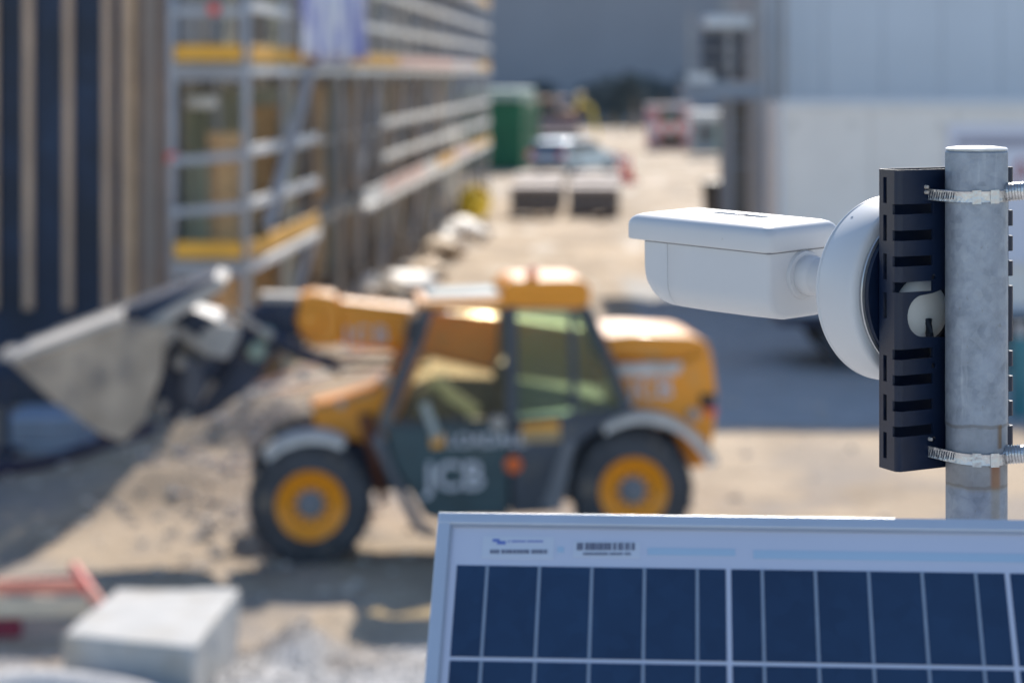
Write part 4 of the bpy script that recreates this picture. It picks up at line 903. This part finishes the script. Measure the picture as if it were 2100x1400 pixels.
c0 = mixc(ramp(nz_(220, 4, .6, (1, 1, .5)), .66, (0, 0, 0), .74, (.6, .6, .6)), c0, (.20, .20, .19))
sp = n.nodes.new('ShaderNodeSeparateXYZ'); L.new(OBJ, sp.inputs[0])
zz = math_n('ADD', sp.outputs[2], math_n('MULTIPLY', math_n('SUBTRACT', nz_(30, 3, .5), .5), .012))
def band(zc, hw, soft): return math_n('MULTIPLY', maprange(zz, zc-hw-soft, zc-hw), maprange(zz, zc+hw+soft, zc+hw))
c0 = mixc(math_n('MULTIPLY', band(zf(868), .0007, .0012), .55), c0, (.13, .11, .09))
c0 = mixc(math_n('MULTIPLY', band(zf(965), .010, .004), .45), c0, (.26, .21, .15))
c0 = mixc(math_n('MULTIPLY', band(zf(990), .0005, .001), .4), c0, (.14, .11, .08))
c0 = mixc(math_n('MULTIPLY', band(zf(905), .014, .003), .35), c0, (.17, .18, .20))
xr = math_n('MULTIPLY', maprange(sp.outputs[0], .005, .009), maprange(sp.outputs[0], .0165, .0125))
c0 = mixc(math_n('MULTIPLY', math_n('MULTIPLY', xr, band(zf(967), .007, .004)), .8), c0, (.28, .08, .025))
c0 = mixc(math_n('MULTIPLY', math_n('MULTIPLY', xr, band(zf(1060), .035, .01)), .4), c0, (.26, .21, .13))
c0 = mixc(math_n('MULTIPLY', math_n('MULTIPLY', maprange(sp.outputs[0], .011, .0145), maprange(sp.outputs[0], .017, .0155)), math_n('MULTIPLY', band(zf(888), .009, .002), .8)), c0, (.16, .10, .05))
L.new(c0, b.inputs['Base Color']); b.inputs['Metallic'].default_value = .35; b.inputs['Specular IOR Level'].default_value = .4
rr = maprange(nz_(70, 5, .6), .3, .7, .42, .62); L.new(rr, b.inputs['Roughness'])
bp = n.nodes.new('ShaderNodeBump'); bp.inputs['Strength'].default_value = .35; bp.inputs['Distance'].default_value = .0015; L.new(nz_(240, 5, .6), bp.inputs['Height']); L.new(bp.outputs[0], b.inputs['Normal'])
pole = empty('mounting_pole', (PX, PY, 0), 0, 'galvanised steel pole with rust stains carrying the security camera', 'pole')
zt_ = zf(309)
bm = BM(); lathe(bm, [(0, .0), (PR, 0), (PR, zf(870)-.0004), (PR+.0004, zf(870)), (PR+.0004, zt_-.0012), (PR-.0006, zt_)], 96); mk('shaft', bm, mp_, pole, smooth=True)
bm = BM(); lathe(bm, [(PR-.0012, zt_-.001), (PR-.0012, zt_+.0006), (PR+.0002, zt_+.0009), (PR+.0004, zt_+.0016), (PR-.001, zt_+.0026), (PR*.6, zt_+.0036), (0, zt_+.004)], 96); mk('end_cap', bm, mat('cap_grey', (.60, .62, .62), .55, 0, .15, 200), pole, smooth=True)
bm = BM(); lathe(bm, [(0, 0), (.11, 0), (.11, .012), (PR+.006, .014), (PR+.004, .05), (PR, .052)], 32); mk('base_flange', bm, M_steel, pole, smooth=True)
# bracket frame: n points to the camera side, t across
PSI = R(58); NV = Vector((-math.cos(PSI), math.sin(PSI), 0)); TV = Vector((math.sin(PSI), math.cos(PSI), 0)); PC = Vector((PX, PY, 0))
def NT(n_, t_, z=0.): return PC+NV*n_+TV*t_+Vector((0, 0, z))
KZ0, KZ1 = zf(968, 1.89), zf(349, 1.89); KC, KH, KD, TH = .0214, .0620, .0305, .0021
path = []
def arc(cn, ct, r_, a0, a1, k=6):
    for i in range(k+1):
        a = R(a0+(a1-a0)*i/k); path.append((cn+r_*math.cos(a), ct+r_*math.sin(a)))
rf = .0048
path.append((KC, -.0125)); arc(KC+rf, -KH+rf, rf, 180, 270); arc(KC+KD-rf, -KH+.004+rf, rf, 270, 360)
arc(KC+KD-rf, KH-.004-rf, rf, 0, 90); arc(KC+rf, KH-rf, rf, 90, 180); path.append((KC, .0125))
def offs(path, w_):
    o = []
    for i, p in enumerate(path):
        a = Vector(path[max(0, i-1)]); c = Vector(path[min(len(path)-1, i+1)]); d = (c-a).normalized(); o.append((p[0]-d.y*w_, p[1]+d.x*w_))
    return o
inner = offs(path, TH)
M_brk = mat('bracket_navy', (.004, .011, .032), .32, .0, .12, 60, bump=.06, bscale=900, spec=.4)
bk_ = empty('pole_bracket', (PX, PY, KZ0), 0, 'dark navy slotted steel channel bracket strapped to the pole', 'bracket')
sh = Vector((PX, PY, KZ0))
bm = BM(); A = path; ring = path+inner[::-1]
n0 = len(path)
va = [bm.verts.new(NT(p[0], p[1], KZ0)-sh) for p in path]; vb_ = [bm.verts.new(NT(p[0], p[1], KZ0)-sh) for p in inner]
vc = [bm.verts.new(NT(p[0], p[1], KZ1)-sh) for p in path]; vd = [bm.verts.new(NT(p[0], p[1], KZ1)-sh) for p in inner]
for i in range(n0-1):
    bm.faces.new((va[i], va[i+1], vc[i+1], vc[i])); bm.faces.new((vb_[i], vd[i], vd[i+1], vb_[i+1]))
    bm.faces.new((va[i], vb_[i], vb_[i+1], va[i+1])); bm.faces.new((vc[i], vc[i+1], vd[i+1], vd[i]))
bm.faces.new((va[0], vc[0], vd[0], vb_[0])); bm.faces.new((va[-1], vb_[-1], vd[-1], vc[-1]))
chan = mk('channel', bm, M_brk, bk_)
RM = Matrix((NV, TV, Vector((0, 0, 1)))).transposed()
bm = BM(); dz_ = lambda py: zf(py, 1.89)-KZ0
for py in (430, 484, 537, 590, 728, 781, 834, 886):
    for s in (-1, 1):
        w0, w1 = .0262, KH+.004
        box(bm, NT(KC+.0012, s*(w0+w1)/2, dz_(py))-PC, (.0124, w1-w0, .0080), RM)
for py in (392, 470, 550, 630, 760, 841, 919):
    for s in (-1, 1): box(bm, NT(KC+KD*.62, s*(KH-.003), dz_(py))-PC, (.0052, .014, .0205), RM)
# round opening for the cable through lips and back
oc = [(-.036-.0165*math.sin(R(a)), .0165*math.cos(R(a))) for a in range(0, 181, 12)]
prism(bm, oc+[(-.004, -.0185), (-.004, .0185), (-.014, .0205), (-.026, .0175)], lambda a, b_, c: NT(KC+c, a, dz_(651)+b_)-PC, -.01, .006)
lathe(bm, [(0, -.006), (.034, -.006), (.034, .006), (0, .006)], 48, axisM(NT(KC+KD, -.010, dz_(640))-PC, NV))
# small holes
for t_, py in ((-.0375, 393), (-.0375, 572), (-.0375, 755), (-.0375, 908)):
    lathe(bm, [(0, -.01), (.0022, -.01), (.0022, .008), (0, .008)], 16, axisM(NT(KC, t_+.012, dz_(py))-PC, NV))
cut(chan, bm)
bvm = chan.modifiers.new('bevel', 'BEVEL'); bvm.width = .00035; bvm.segments = 2; bvm.limit_method = 'ANGLE'; bvm.angle_limit = R(50)
# teeth gripping the pole
bm = BM()
for k in range(26):
    z = .006+k*.0089
    if .10 < z < .15: continue
    for s in (-1, 1): box(bm, NT(KC+.0009, s*.0121, z)-PC, (.002, .0022, .005), RM)
mk('grip_teeth', bm, M_brk, bk_)
# studs and nuts on the lip
for t_, py in ((-.034, 385), (-.034, 396), (-.030, 906)):
    bm = BM(); lathe(bm, [(0, .003), (.0013, .0026), (.0016, 0), (0, 0)], 12, axisM(NT(KC-.0002, t_, dz_(py))-PC, -NV)); mk('stud', bm, M_lip, bk_, smooth=True)
# hose clamps
M_ss = mat('stainless', (.55, .54, .53), .28, .85, .12, 90, bump=.15, bscale=300)
def clamp(z0, tilt, label):
    c = empty('hose_clamp', (PX, PY, z0), 0, label, 'hose clamp', 'worm drive hose clamps round the pole')
    rad = PR+.0009; pts = []
    # from the slot in the left lip, tangent to the pole, round its front, to the right lip
    sL = NV*(KC+.004)+TV*(-.0315); sR = NV*(KC+.002)+TV*(.0315)
    aL = math.atan2(sL.y, sL.x); dL = math.acos(min(1, rad/Vector((sL.x, sL.y)).length)); aR = math.atan2(sR.y, sR.x); dR = math.acos(min(1, rad/Vector((sR.x, sR.y)).length))
    a0 = aL+dL; a1 = aR-dR
    while a1 < a0: a1 += 2*math.pi
    pts = [Vector((sL.x, sL.y, 0))]+[Vector((rad*math.cos(a0+(a1-a0)*k/40), rad*math.sin(a0+(a1-a0)*k/40), 0)) for k in range(41)]+[Vector((sR.x, sR.y, 0))]
    hw = .0046; bm = BM(); rows = []
    for i, p in enumerate(pts):
        a = pts[max(0, i-1)]; q = pts[min(len(pts)-1, i+1)]; d = (q-a).normalized(); nn = Vector((d.y, -d.x, 0)); tz = -tilt*(p.x-0.0)
        if i == 0: tz += .0018
        rows.append([bm.verts.new(p+nn*o_+Vector((0, 0, tz+h_))) for o_, h_ in ((0, -hw), (.0007, -hw*.92), (.0004, -hw*.6), (.0004, hw*.6), (.0007, hw*.92), (0, hw))])
    for i in range(len(rows)-1):
        for j in range(5): bm.faces.new((rows[i][j], rows[i+1][j], rows[i+1][j+1], rows[i][j+1]))
    o = mk('band', bm, M_ss, c, smooth=True, ang=30)
    # perforations of the band
    bm = BM()
    for i in list(range(0, 1)):
        for k in range(12):
            p = pts[0].lerp(pts[1], .1+.07*k); d = (pts[1]-pts[0]).normalized(); nn = Vector((d.y, -d.x, 0)); M3 = Matrix((d, nn, Vector((0, 0, 1)))).transposed() @ Matrix.Rotation(R(12), 3, 'Y')
            box(bm, p+nn*.0007+Vector((0, 0, -tilt*p.x+.0009)), (.0006, .0003, .0055), M3)
    mk('thread_slots', bm, M_dark, c)
    # raised keeper plates
    for a_, w_ in ((-1.75, .26), (-1.18, .30)):
        bm = BM(); n2 = 6
        g_ = []
        for i in range(n2+1):
            t = a_-w_/2+w_*i/n2; rr_ = rad+.0013; g_.append([bm.verts.new(Vector((rr_*math.cos(t), rr_*math.sin(t), h_-tilt*rr_*math.cos(t)))) for h_ in (-.0053, .0053)]+[bm.verts.new(Vector(((rad+.0002)*math.cos(t), (rad+.0002)*math.sin(t), h_-tilt*rad*math.cos(t)))) for h_ in (.0053, -.0053)])
        for i in range(n2):
            for j in range(4): bm.faces.new((g_[i][j], g_[i+1][j], g_[i+1][(j+1) % 4], g_[i][(j+1) % 4]))
        bm.faces.new(g_[0]); bm.faces.new(g_[-1][::-1]); mk('keeper', bm, M_ss, c, smooth=True, ang=30)
    # worm housing on the right with a hexagon head
    a = -.32; p = Vector((rad*math.cos(a), rad*math.sin(a), -tilt*rad)); ax_ = Vector((-math.sin(a)*.35+.75, math.cos(a)*.2-.45, .10)).normalized(); hc = p+Vector((.0050, -.0045, .0035))
    bm = BM(); lathe(bm, [(0, -.011), (.0062, -.011), (.0070, -.009), (.0070, .008), (.0064, .010), (0, .010)], 20, axisM(hc, ax_)); mk('worm_housing', bm, M_ss, c, smooth=True)
    bm = BM(); box(bm, hc-Vector((0, 0, .003))-ax_*.001, (.014, .006, .0052), Matrix.Rotation(-.5, 3, 'Z')); mk('saddle', bm, M_ss, c, bevel=.0008)
    bm = BM(); lathe(bm, [(0, .010), (.0042, .010), (.0042, .0125), (.0060, .0128), (.0060, .0185), (.0050, .0195), (0, .0195)], 6, axisM(hc, ax_)); mk('hex_head', bm, M_ss, c)
    bm = BM()
    for k in range(7): lathe(bm, [(.0066, -.008+k*.0023), (.0078, -.0074+k*.0023), (.0066, -.0068+k*.0023)], 18, axisM(hc, ax_))
    mk('worm_thread', bm, M_ss, c, smooth=True)
clamp(zf(401), -.02, 'upper stainless hose clamp, near the top of the pole')
clamp(zf(933), .03, 'lower stainless hose clamp, above the rust stain')

# security camera assembly
M_cam = mat('camera_white', (.53, .535, .545), .42, 0, .015, 20, bump=.015, bscale=2500, spec=.45)
M_cam2 = mat('camera_ring', (.50, .50, .50), .3, .8, .05, 20)
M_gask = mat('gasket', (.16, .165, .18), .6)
NB0 = KC+KD+.0006; zc = zf(592, 1.98)
cc = empty('security_camera', NT(NB0, 0, zc), 0, 'white bullet security camera with round junction box on the dark bracket', 'security camera')
co = Vector(cc.location)
def cm(name, bm, m_, **k): return mk(name, bm, m_, cc, **k)
RJ = .0760; LJ = .050
axJ = axisM(NT(NB0, 0, zc)-co, NV)
bm = BM(); lathe(bm, [(0, 0), (RJ-.010, 0), (RJ-.010, .0045), (0, .0045)], 96, axJ); cm('adapter_plate', bm, M_brk, smooth=True)
bm = BM(); lathe(bm, [(RJ-.0135, .0046), (RJ-.0075, .0046), (RJ-.0072, .0052), (RJ-.0072, .0062), (RJ-.012, .0064)], 96, axJ); cm('steel_ring', bm, M_cam2, smooth=True)
bm = BM(); lathe(bm, [(RJ-.03, .0066), (RJ-.0105, .0066), (RJ-.0100, .0085), (RJ-.03, .0085)], 96, axJ); cm('gasket', bm, M_gask, smooth=True)
prof = [(0, .0086), (RJ-.0052, .0086), (RJ-.0022, .0092), (RJ-.0006, .0108), (RJ, .0132), (RJ, LJ-.0012), (RJ-.0004, LJ-.0004), (RJ-.0006, LJ), (RJ-.0004, LJ+.0004), (RJ, LJ+.001), (RJ, LJ+.0022), (RJ-.0012, LJ+.0044), (RJ-.004, LJ+.0058), (RJ-.009, LJ+.0066), (.034, LJ+.0085), (.031, LJ+.010), (0, LJ+.010)]
bm = BM(); lathe(bm, prof, 144, axJ); cm('junction_box', bm, M_cam, smooth=True, ang=60)
# moulded dome at the back of the box that shows through the round opening
bm = BM(); lathe(bm, [(0, -.012), (.014, -.012), (.0225, -.0085), (.0265, -.002), (.0265, .0), (0, 0)], 48, axisM(NT(NB0, -.013, zf(640, 1.93))-co, NV)); cm('cable_cover', bm, mat('cover_cream', (.72, .71, .67), .5), smooth=True, ang=60)
bm = BM(); p0 = NT(NB0-.012, -.014, zf(655, 1.93))-co; tube(bm, [p0, p0+Vector((0, -.004, -.01)), p0+Vector((.004, .0, -.03)), p0+Vector((.006, .004, -.05))], .0032, 12); cm('cable', bm, M_black, smooth=True)
for zz_, lab in ((.030, 0), (-.030, 0)):
    pass
# arm and ball joint
p_f = NT(NB0+LJ+.008, 0, zc); CPS = R(50); CF = Vector((-math.cos(CPS), math.sin(CPS), .0222)).normalized(); CL = Vector((-math.sin(CPS), -math.cos(CPS), -.0354)).normalized(); CU = CF.cross(CL).normalized(); CU = -CU if CU.z < 0 else CU
RC = Vector((.2136, 2.03, H-.1506))-CL*.0454-CU*.0225   # centre of the rear face of the camera body
neck0 = p_f; neck1 = RC-CF*.006
bm = BM(); P = []; rad_ = []
for k in range(13):
    t = k/12; p = neck0.lerp(neck1, t); P.append(p-co); rad_.append(.030*(1-t)**2.2+.0165 if t < .72 else .0165-.0015*(t-.72)/.28)
tube(bm, P, rad_, 40); cm('arm', bm, M_cam, smooth=True, ang=50)
bm = BM(); d_ = (neck1-neck0).normalized(); bmesh.ops.create_uvsphere(bm, u_segments=40, v_segments=24, radius=.0172, matrix=Matrix.Translation(RC-CF*.0085-co)); cm('ball_joint', bm, M_cam, smooth=True, ang=180)
bm = BM(); lathe(bm, [(.0150, .004), (.0200, .003), (.0212, .0005), (.0214, -.0015), (.015, -.002)], 48, axisM(RC-co, -CF)); cm('socket_ring', bm, M_cam, smooth=True)
# body: x along CF, y along CL (to the viewer's side), z up
def CB(x, y, z): return RC+CF*x+CL*y+CU*z-co
WB, LB = .0424, .157
zb0, zb1 = -.0368, .0290
def U(wd, z0, z1, r_, n_=10):
    pts = [(wd, z1), (-wd, z1)]
    for cx, a0 in ((-wd+r_, 180), (wd-r_, 270)):
        for k in range(n_+1):
            a = R(a0+90*k/n_); pts.append((cx+r_*math.cos(a), z0+r_+r_*math.sin(a)))
    return pts
def loft(secs):
    bm = BM(); rows = [[bm.verts.new(CB(x, y, z)) for y, z in pts] for x, pts in secs]
    for a, c in zip(rows, rows[1:]):
        for i in range(len(a)): bm.faces.new((a[i], a[(i+1) % len(a)], c[(i+1) % len(a)], c[i]))
    bm.faces.new(rows[0][::-1]); bm.faces.new(rows[-1]); return bm
def usec(x, ins, up=0.): 
    # bottom bulges slightly toward the rear
    return (x, U(WB-ins, zb0+ins+up-.0012*math.sin(math.pi*min(1, max(0, x)/LB)), zb1, max(.004, .023-ins)))
secs = [usec(0, .0045), usec(.0009, .0022), usec(.0025, .0008), usec(.0048, 0), usec(.04, 0), usec(.09, 0), usec(LB-.034, 0), usec(LB-.0336, .0003)]
cm('camera_body', loft(secs), M_cam, smooth=True, ang=50)
secs = [usec(LB-.0332, .0003), usec(LB-.0328, 0), usec(LB-.022, 0, .0002), usec(LB-.015, 0.0, .0014), usec(LB-.009, .0003, .0042), usec(LB-.004, .001, .0085), usec(LB-.0012, .003, .012), usec(LB, .0055, .015)]
cm('front_ring', loft(secs), M_cam, smooth=True, ang=50)
bm = BM(); lathe(bm, [(0, .0), (.026, .0), (.0265, .0012), (.022, .0018), (0, .0018)], 48, axisM(CB(LB-.0002, 0, -.008), CF)); cm('lens_window', bm, mat('lens_black', (.01, .01, .012), .05, 0, 0, 3, coat=1), smooth=True)
# hood
HL0, HL1, HW = -.0030, .1760, .0455
hz0, hz1 = .0215, .0438
pl_ = rrect(HL0, HL1, -HW, HW, .0135, 8)
cx, cy = (HL0+HL1)/2, 0
bm = BM(); rows = []
for (s, z) in ((.0012, hz0), (.0003, hz0+.0006), (0, hz0+.0014), (0, hz1-.0098), (.0007, hz1-.0066), (.0024, hz1-.0037), (.0052, hz1-.0016), (.0095, hz1-.0003), (.020, hz1+.0010), (.034, hz1+.0016)):
    row = []
    for x, y in rrect(HL0+s, HL1-s, -HW+s, HW-s, max(.002, .0095-s*.25), 8):
        u = (x-HL0)/(HL1-HL0); row.append(bm.verts.new(CB(x, y, z+(.0010*math.sin(math.pi*u) if z > hz0+.01 else 0))))
    rows.append(row)
for a, c in zip(rows, rows[1:]):
    for i in range(len(a)): bm.faces.new((a[i], a[(i+1) % len(a)], c[(i+1) % len(a)], c[i]))
bm.faces.new(rows[0][::-1]); bm.faces.new(rows[-1]); hood = cm('sun_hood', bm, M_cam, smooth=True, ang=60)
bm = BM(); pp = rrect(.040, .110, -.0072, .0072, .007, 8); prism(bm, pp, lambda a, b_, c: CB(a, b_, c), hz1-.0030, hz1+.01); cut(hood, bm); hood.data.shade_smooth(); hood.data.set_sharp_from_angle(angle=R(40))
bm = BM(); lathe(bm, [(.0042, -.002), (.0052, .0006), (.0052, .0036), (.0046, .0042), (.0016, .0042), (.0012, .0034), (0, .0034)], 24, axisM(CB(.074, 0, hz1-.0011), CU)); cm('hood_screw', bm, mat('screw_steel', (.30, .30, .32), .35, .7, .1, 60), smooth=True)
for X_, Z_ in ((.052, hz0+.0085),):
    bm = BM(); lathe(bm, [(0, .0003), (.0007, .0002), (.0009, 0), (0, -.0003)], 12, axisM(CB(X_, HW+.00005, Z_), CL)); cm('hood_rivet', bm, M_cam2, smooth=True)
bm = BM(); a_ = R(128); tdir = TV*math.cos(a_)+Vector((0, 0, math.sin(a_))); lathe(bm, [(0, .0004), (.0010, .0003), (.0012, 0), (0, -.0003)], 12, axisM(NT(NB0+LJ*.86, 0, zc)-co+tdir*RJ, tdir)); cm('box_screw', bm, M_cam2, smooth=True)
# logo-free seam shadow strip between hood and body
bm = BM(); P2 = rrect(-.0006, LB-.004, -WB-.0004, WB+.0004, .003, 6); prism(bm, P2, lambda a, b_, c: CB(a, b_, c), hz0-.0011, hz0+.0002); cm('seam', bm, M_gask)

# solar panel
TS = R(47); UP = Vector((.9973, -.0733, 0)).normalized(); hb_ = Vector((-UP.y, UP.x, 0)); 
if hb_.y > 0: hb_ = -hb_
VD = (hb_*math.cos(TS)+Vector((0, 0, -math.sin(TS)))).normalized()   # down the slope, toward the viewer
NN = UP.cross(VD); NN = -NN if NN.z < 0 else NN
PO = at(899, 1049, 1.66)
sp_ = empty('solar_panel', PO, 0, 'blue polycrystalline solar panel in an aluminium frame at the bottom right', 'solar panel')
def SP(u, v, n_=0.): return UP*u+VD*v+NN*n_
MP = Matrix((UP, VD, NN)).transposed()
def pbox(bm, u0, u1, v0, v1, n0, n1): box(bm, SP((u0+u1)/2, (v0+v1)/2, (n0+n1)/2), (abs(u1-u0), abs(v1-v0), abs(n1-n0)), MP)
PW, PH = .770, .640; CW, CHh = .1845, .0717; U0, V0 = .0135, .0385
M_alu = mat('anodised_frame', (.62, .66, .72), .38, .45, .03, 20)
LIP = .0085
M_back = mat('backsheet', (.58, .60, .70), .5, 0, .02, 5, coat=.35)
bm = BM(); pbox(bm, LIP*.6, PW-LIP*.6, LIP*.6, PH-LIP*.6, -.0066, -.0032); mk('backsheet', bm, M_back, sp_)
for (u0, u1, v0, v1) in ((0, PW, 0, LIP), (0, PW, PH-LIP, PH), (0, LIP, LIP, PH-LIP), (PW-LIP, PW, LIP, PH-LIP)):
    bm = BM(); pbox(bm, u0, u1, v0, v1, -.0018, 0); mk('frame_lip', bm, M_alu, sp_, bevel=.0006)
for (u0, u1, v0, v1) in ((0, PW, 0, .0016), (0, PW, PH-.0016, PH), (0, .0016, .0017, PH-.0017), (PW-.0016, PW, .0017, PH-.0017)):
    bm = BM(); pbox(bm, u0, u1, v0, v1, -.030, -.0019); mk('frame_side', bm, M_alu, sp_)
for (u0, u1, v0, v1) in ((LIP, PW-LIP, LIP, LIP+.0018), (LIP, LIP+.0018, LIP+.0019, PH-LIP)):
    bm = BM(); pbox(bm, u0, u1, v0, v1, -.0031, -.0012); mk('frame_seal', bm, mat('seal_grey', (.33, .36, .43), .6), sp_)
# cells
mc = bpy.data.materials.new('polycrystal'); mc.use_nodes = True; n = mc.node_tree; L = n.links; b = n.nodes['Principled BSDF']
geo = n.nodes.new('ShaderNodeNewGeometry'); vo = n.nodes.new('ShaderNodeTexVoronoi'); vo.inputs['Scale'].default_value = 95; L.new(geo.outputs['Position'], vo.inputs['Vector'])
bw = n.nodes.new('ShaderNodeRGBToBW'); L.new(vo.outputs['Color'], bw.inputs[0])
lg = n.nodes.new('ShaderNodeTexNoise'); lg.inputs['Scale'].default_value = 9; L.new(geo.outputs['Position'], lg.inputs['Vector'])
sumn = math_n('ADD', math_n('MULTIPLY', bw.outputs[0], .22), math_n('MULTIPLY', lg.outputs['Fac'], .78))
cc_ = ramp(sumn, .32, (.010, .030, .074), .68, (.016, .046, .105)); L.new(cc_, b.inputs['Base Color'])
b.inputs['Roughness'].default_value = .4; b.inputs['Coat Weight'].default_value = .45; b.inputs['Coat Roughness'].default_value = .12
M_bus = mat('busbar', (.30, .35, .42), .45, .3, .05, 50)
cell_me = bus_me = None
cell0 = None
ncol, nrow = 4, 8
for i in range(ncol):
    for j in range(nrow):
        if cell0 is None:
            bm = BM(); box(bm, (0, 0, 0), (CW-.0036, CHh-.0031, .0004), MP); cell0 = mk('solar_cell', bm, mc, sp_); c1 = cell0
            bm = BM(); box(bm, (0, 0, 0), (.0022, CHh-.0031, .0003), MP); bus0 = mk('busbar', bm, M_bus, cell0)
            buses = [bus0]+[bus0.copy() for _ in range(4)]
            for k, bb in enumerate(buses):
                if k: COL.objects.link(bb); bb.parent = cell0
                bb.location = SP((k-2)*.0353+.0008, 0, .0005)
        else:
            c1 = dup(cell0, parent=sp_)
        c1.location = SP(U0+CW*(i+.5), V0+CHh*(j+.5), -.0029)
# stickers in the top margin
def upx(px, py):              # bearing -> u, v on the panel's face
    rd = Vector(((px-1050)/F, 1, -(py-150)/F)); nrm = NN; t = (PO-Vector((0, 0, H))).dot(nrm)/rd.dot(nrm); p = rd*t+Vector((0, 0, H))-PO; return p.dot(UP), p.dot(VD)
def patch(px0, py0, px1, py1, m_, name, n0=-.0031, th=.0003, parent=sp_):
    u0, v0 = upx(px0, py0); u1, v1 = upx(px1, py1); bm = BM(); pbox(bm, u0, u1, v0, v1, n0, n0+th); return mk(name, bm, m_, parent)
M_lab = mat('label_film', (.60, .63, .70), .5, 0, .02, 5); M_blk = mat('label_ink', (.17, .18, .24), .6); M_blu = mat('label_blue', (.14, .20, .50), .6); M_cyan = mat('cyan_strip', (.42, .55, .68), .5, 0, .03, 5)
lb1 = patch(990, 1093, 1135, 1140, M_lab, 'label')
u0, v0 = upx(1010, 1100)
bm = BM()
for (a, c, w_, h_) in ((0, 0, .0048, .0022), (.0030, .0016, .0060, .0026)): pbox(bm, u0+a, u0+a+w_, v0+c, v0+c+h_, -.0027, -.0025)
mk('label_mark', bm, M_blu, lb1)
r = random.Random(4); bm = BM()
def marks(bm, px0, px1, py0, py1, r, step=(3, 7)):
    x = px0
    while x < px1:
        w_ = r.uniform(*step); a, c = upx(x, py0), upx(min(px1, x+w_*.75), py1); pbox(bm, a[0], c[0], a[1], c[1], -.0027, -.0025); x += w_+(3 if r.random() < .15 else 0)
marks(bm, 1042, 1115, 1103, 1107, r); mk('label_print', bm, mat('ink_violet', (.25, .28, .55), .6), lb1)
bm = BM(); marks(bm, 1005, 1122, 1122, 1130, r, (4, 9)); mk('label_print', bm, M_blk, lb1)
patch(1143, 1116, 1156, 1128, M_cyan, 'cyan_dot')
lb2 = patch(1176, 1104, 1312, 1138, M_lab, 'label')
bm = BM(); marks(bm, 1183, 1305, 1108, 1123, r, (2, 7)); mk('barcode', bm, M_blk, lb2)
bm = BM(); marks(bm, 1196, 1294, 1128, 1133, r, (3, 6)); mk('label_print', bm, M_blk, lb2)
patch(1328, 1118, 1508, 1135, M_cyan, 'cyan_strip'); 
u0, v0 = upx(1545, 1123); u1, v1 = upx(1545, 1140); bm = BM(); pbox(bm, u0, PW-.03, v0, v1, -.0031, -.0028); mk('cyan_strip', bm, M_cyan, sp_)
# rail carrying the panel behind, back to the pole
bm = BM(); pbox(bm, .05, PW-.05, .25, .28, -.055, -.031); pbox(bm, .05, PW-.05, .45, .48, -.055, -.031); mk('support_rail', bm, M_steel, sp_)
bm = BM(); p0 = SP(.42, .26, -.045); p1 = Vector((PX, PY-.024, H-.62))-PO; tube(bm, [p0, p1], .012, 12); p0 = SP(.42, .46, -.045); p1 = Vector((PX, PY-.024, H-.95))-PO; tube(bm, [p0, p1], .012, 12); mk('support_strut', bm, M_steel, sp_)
print('built', len(bpy.data.objects))
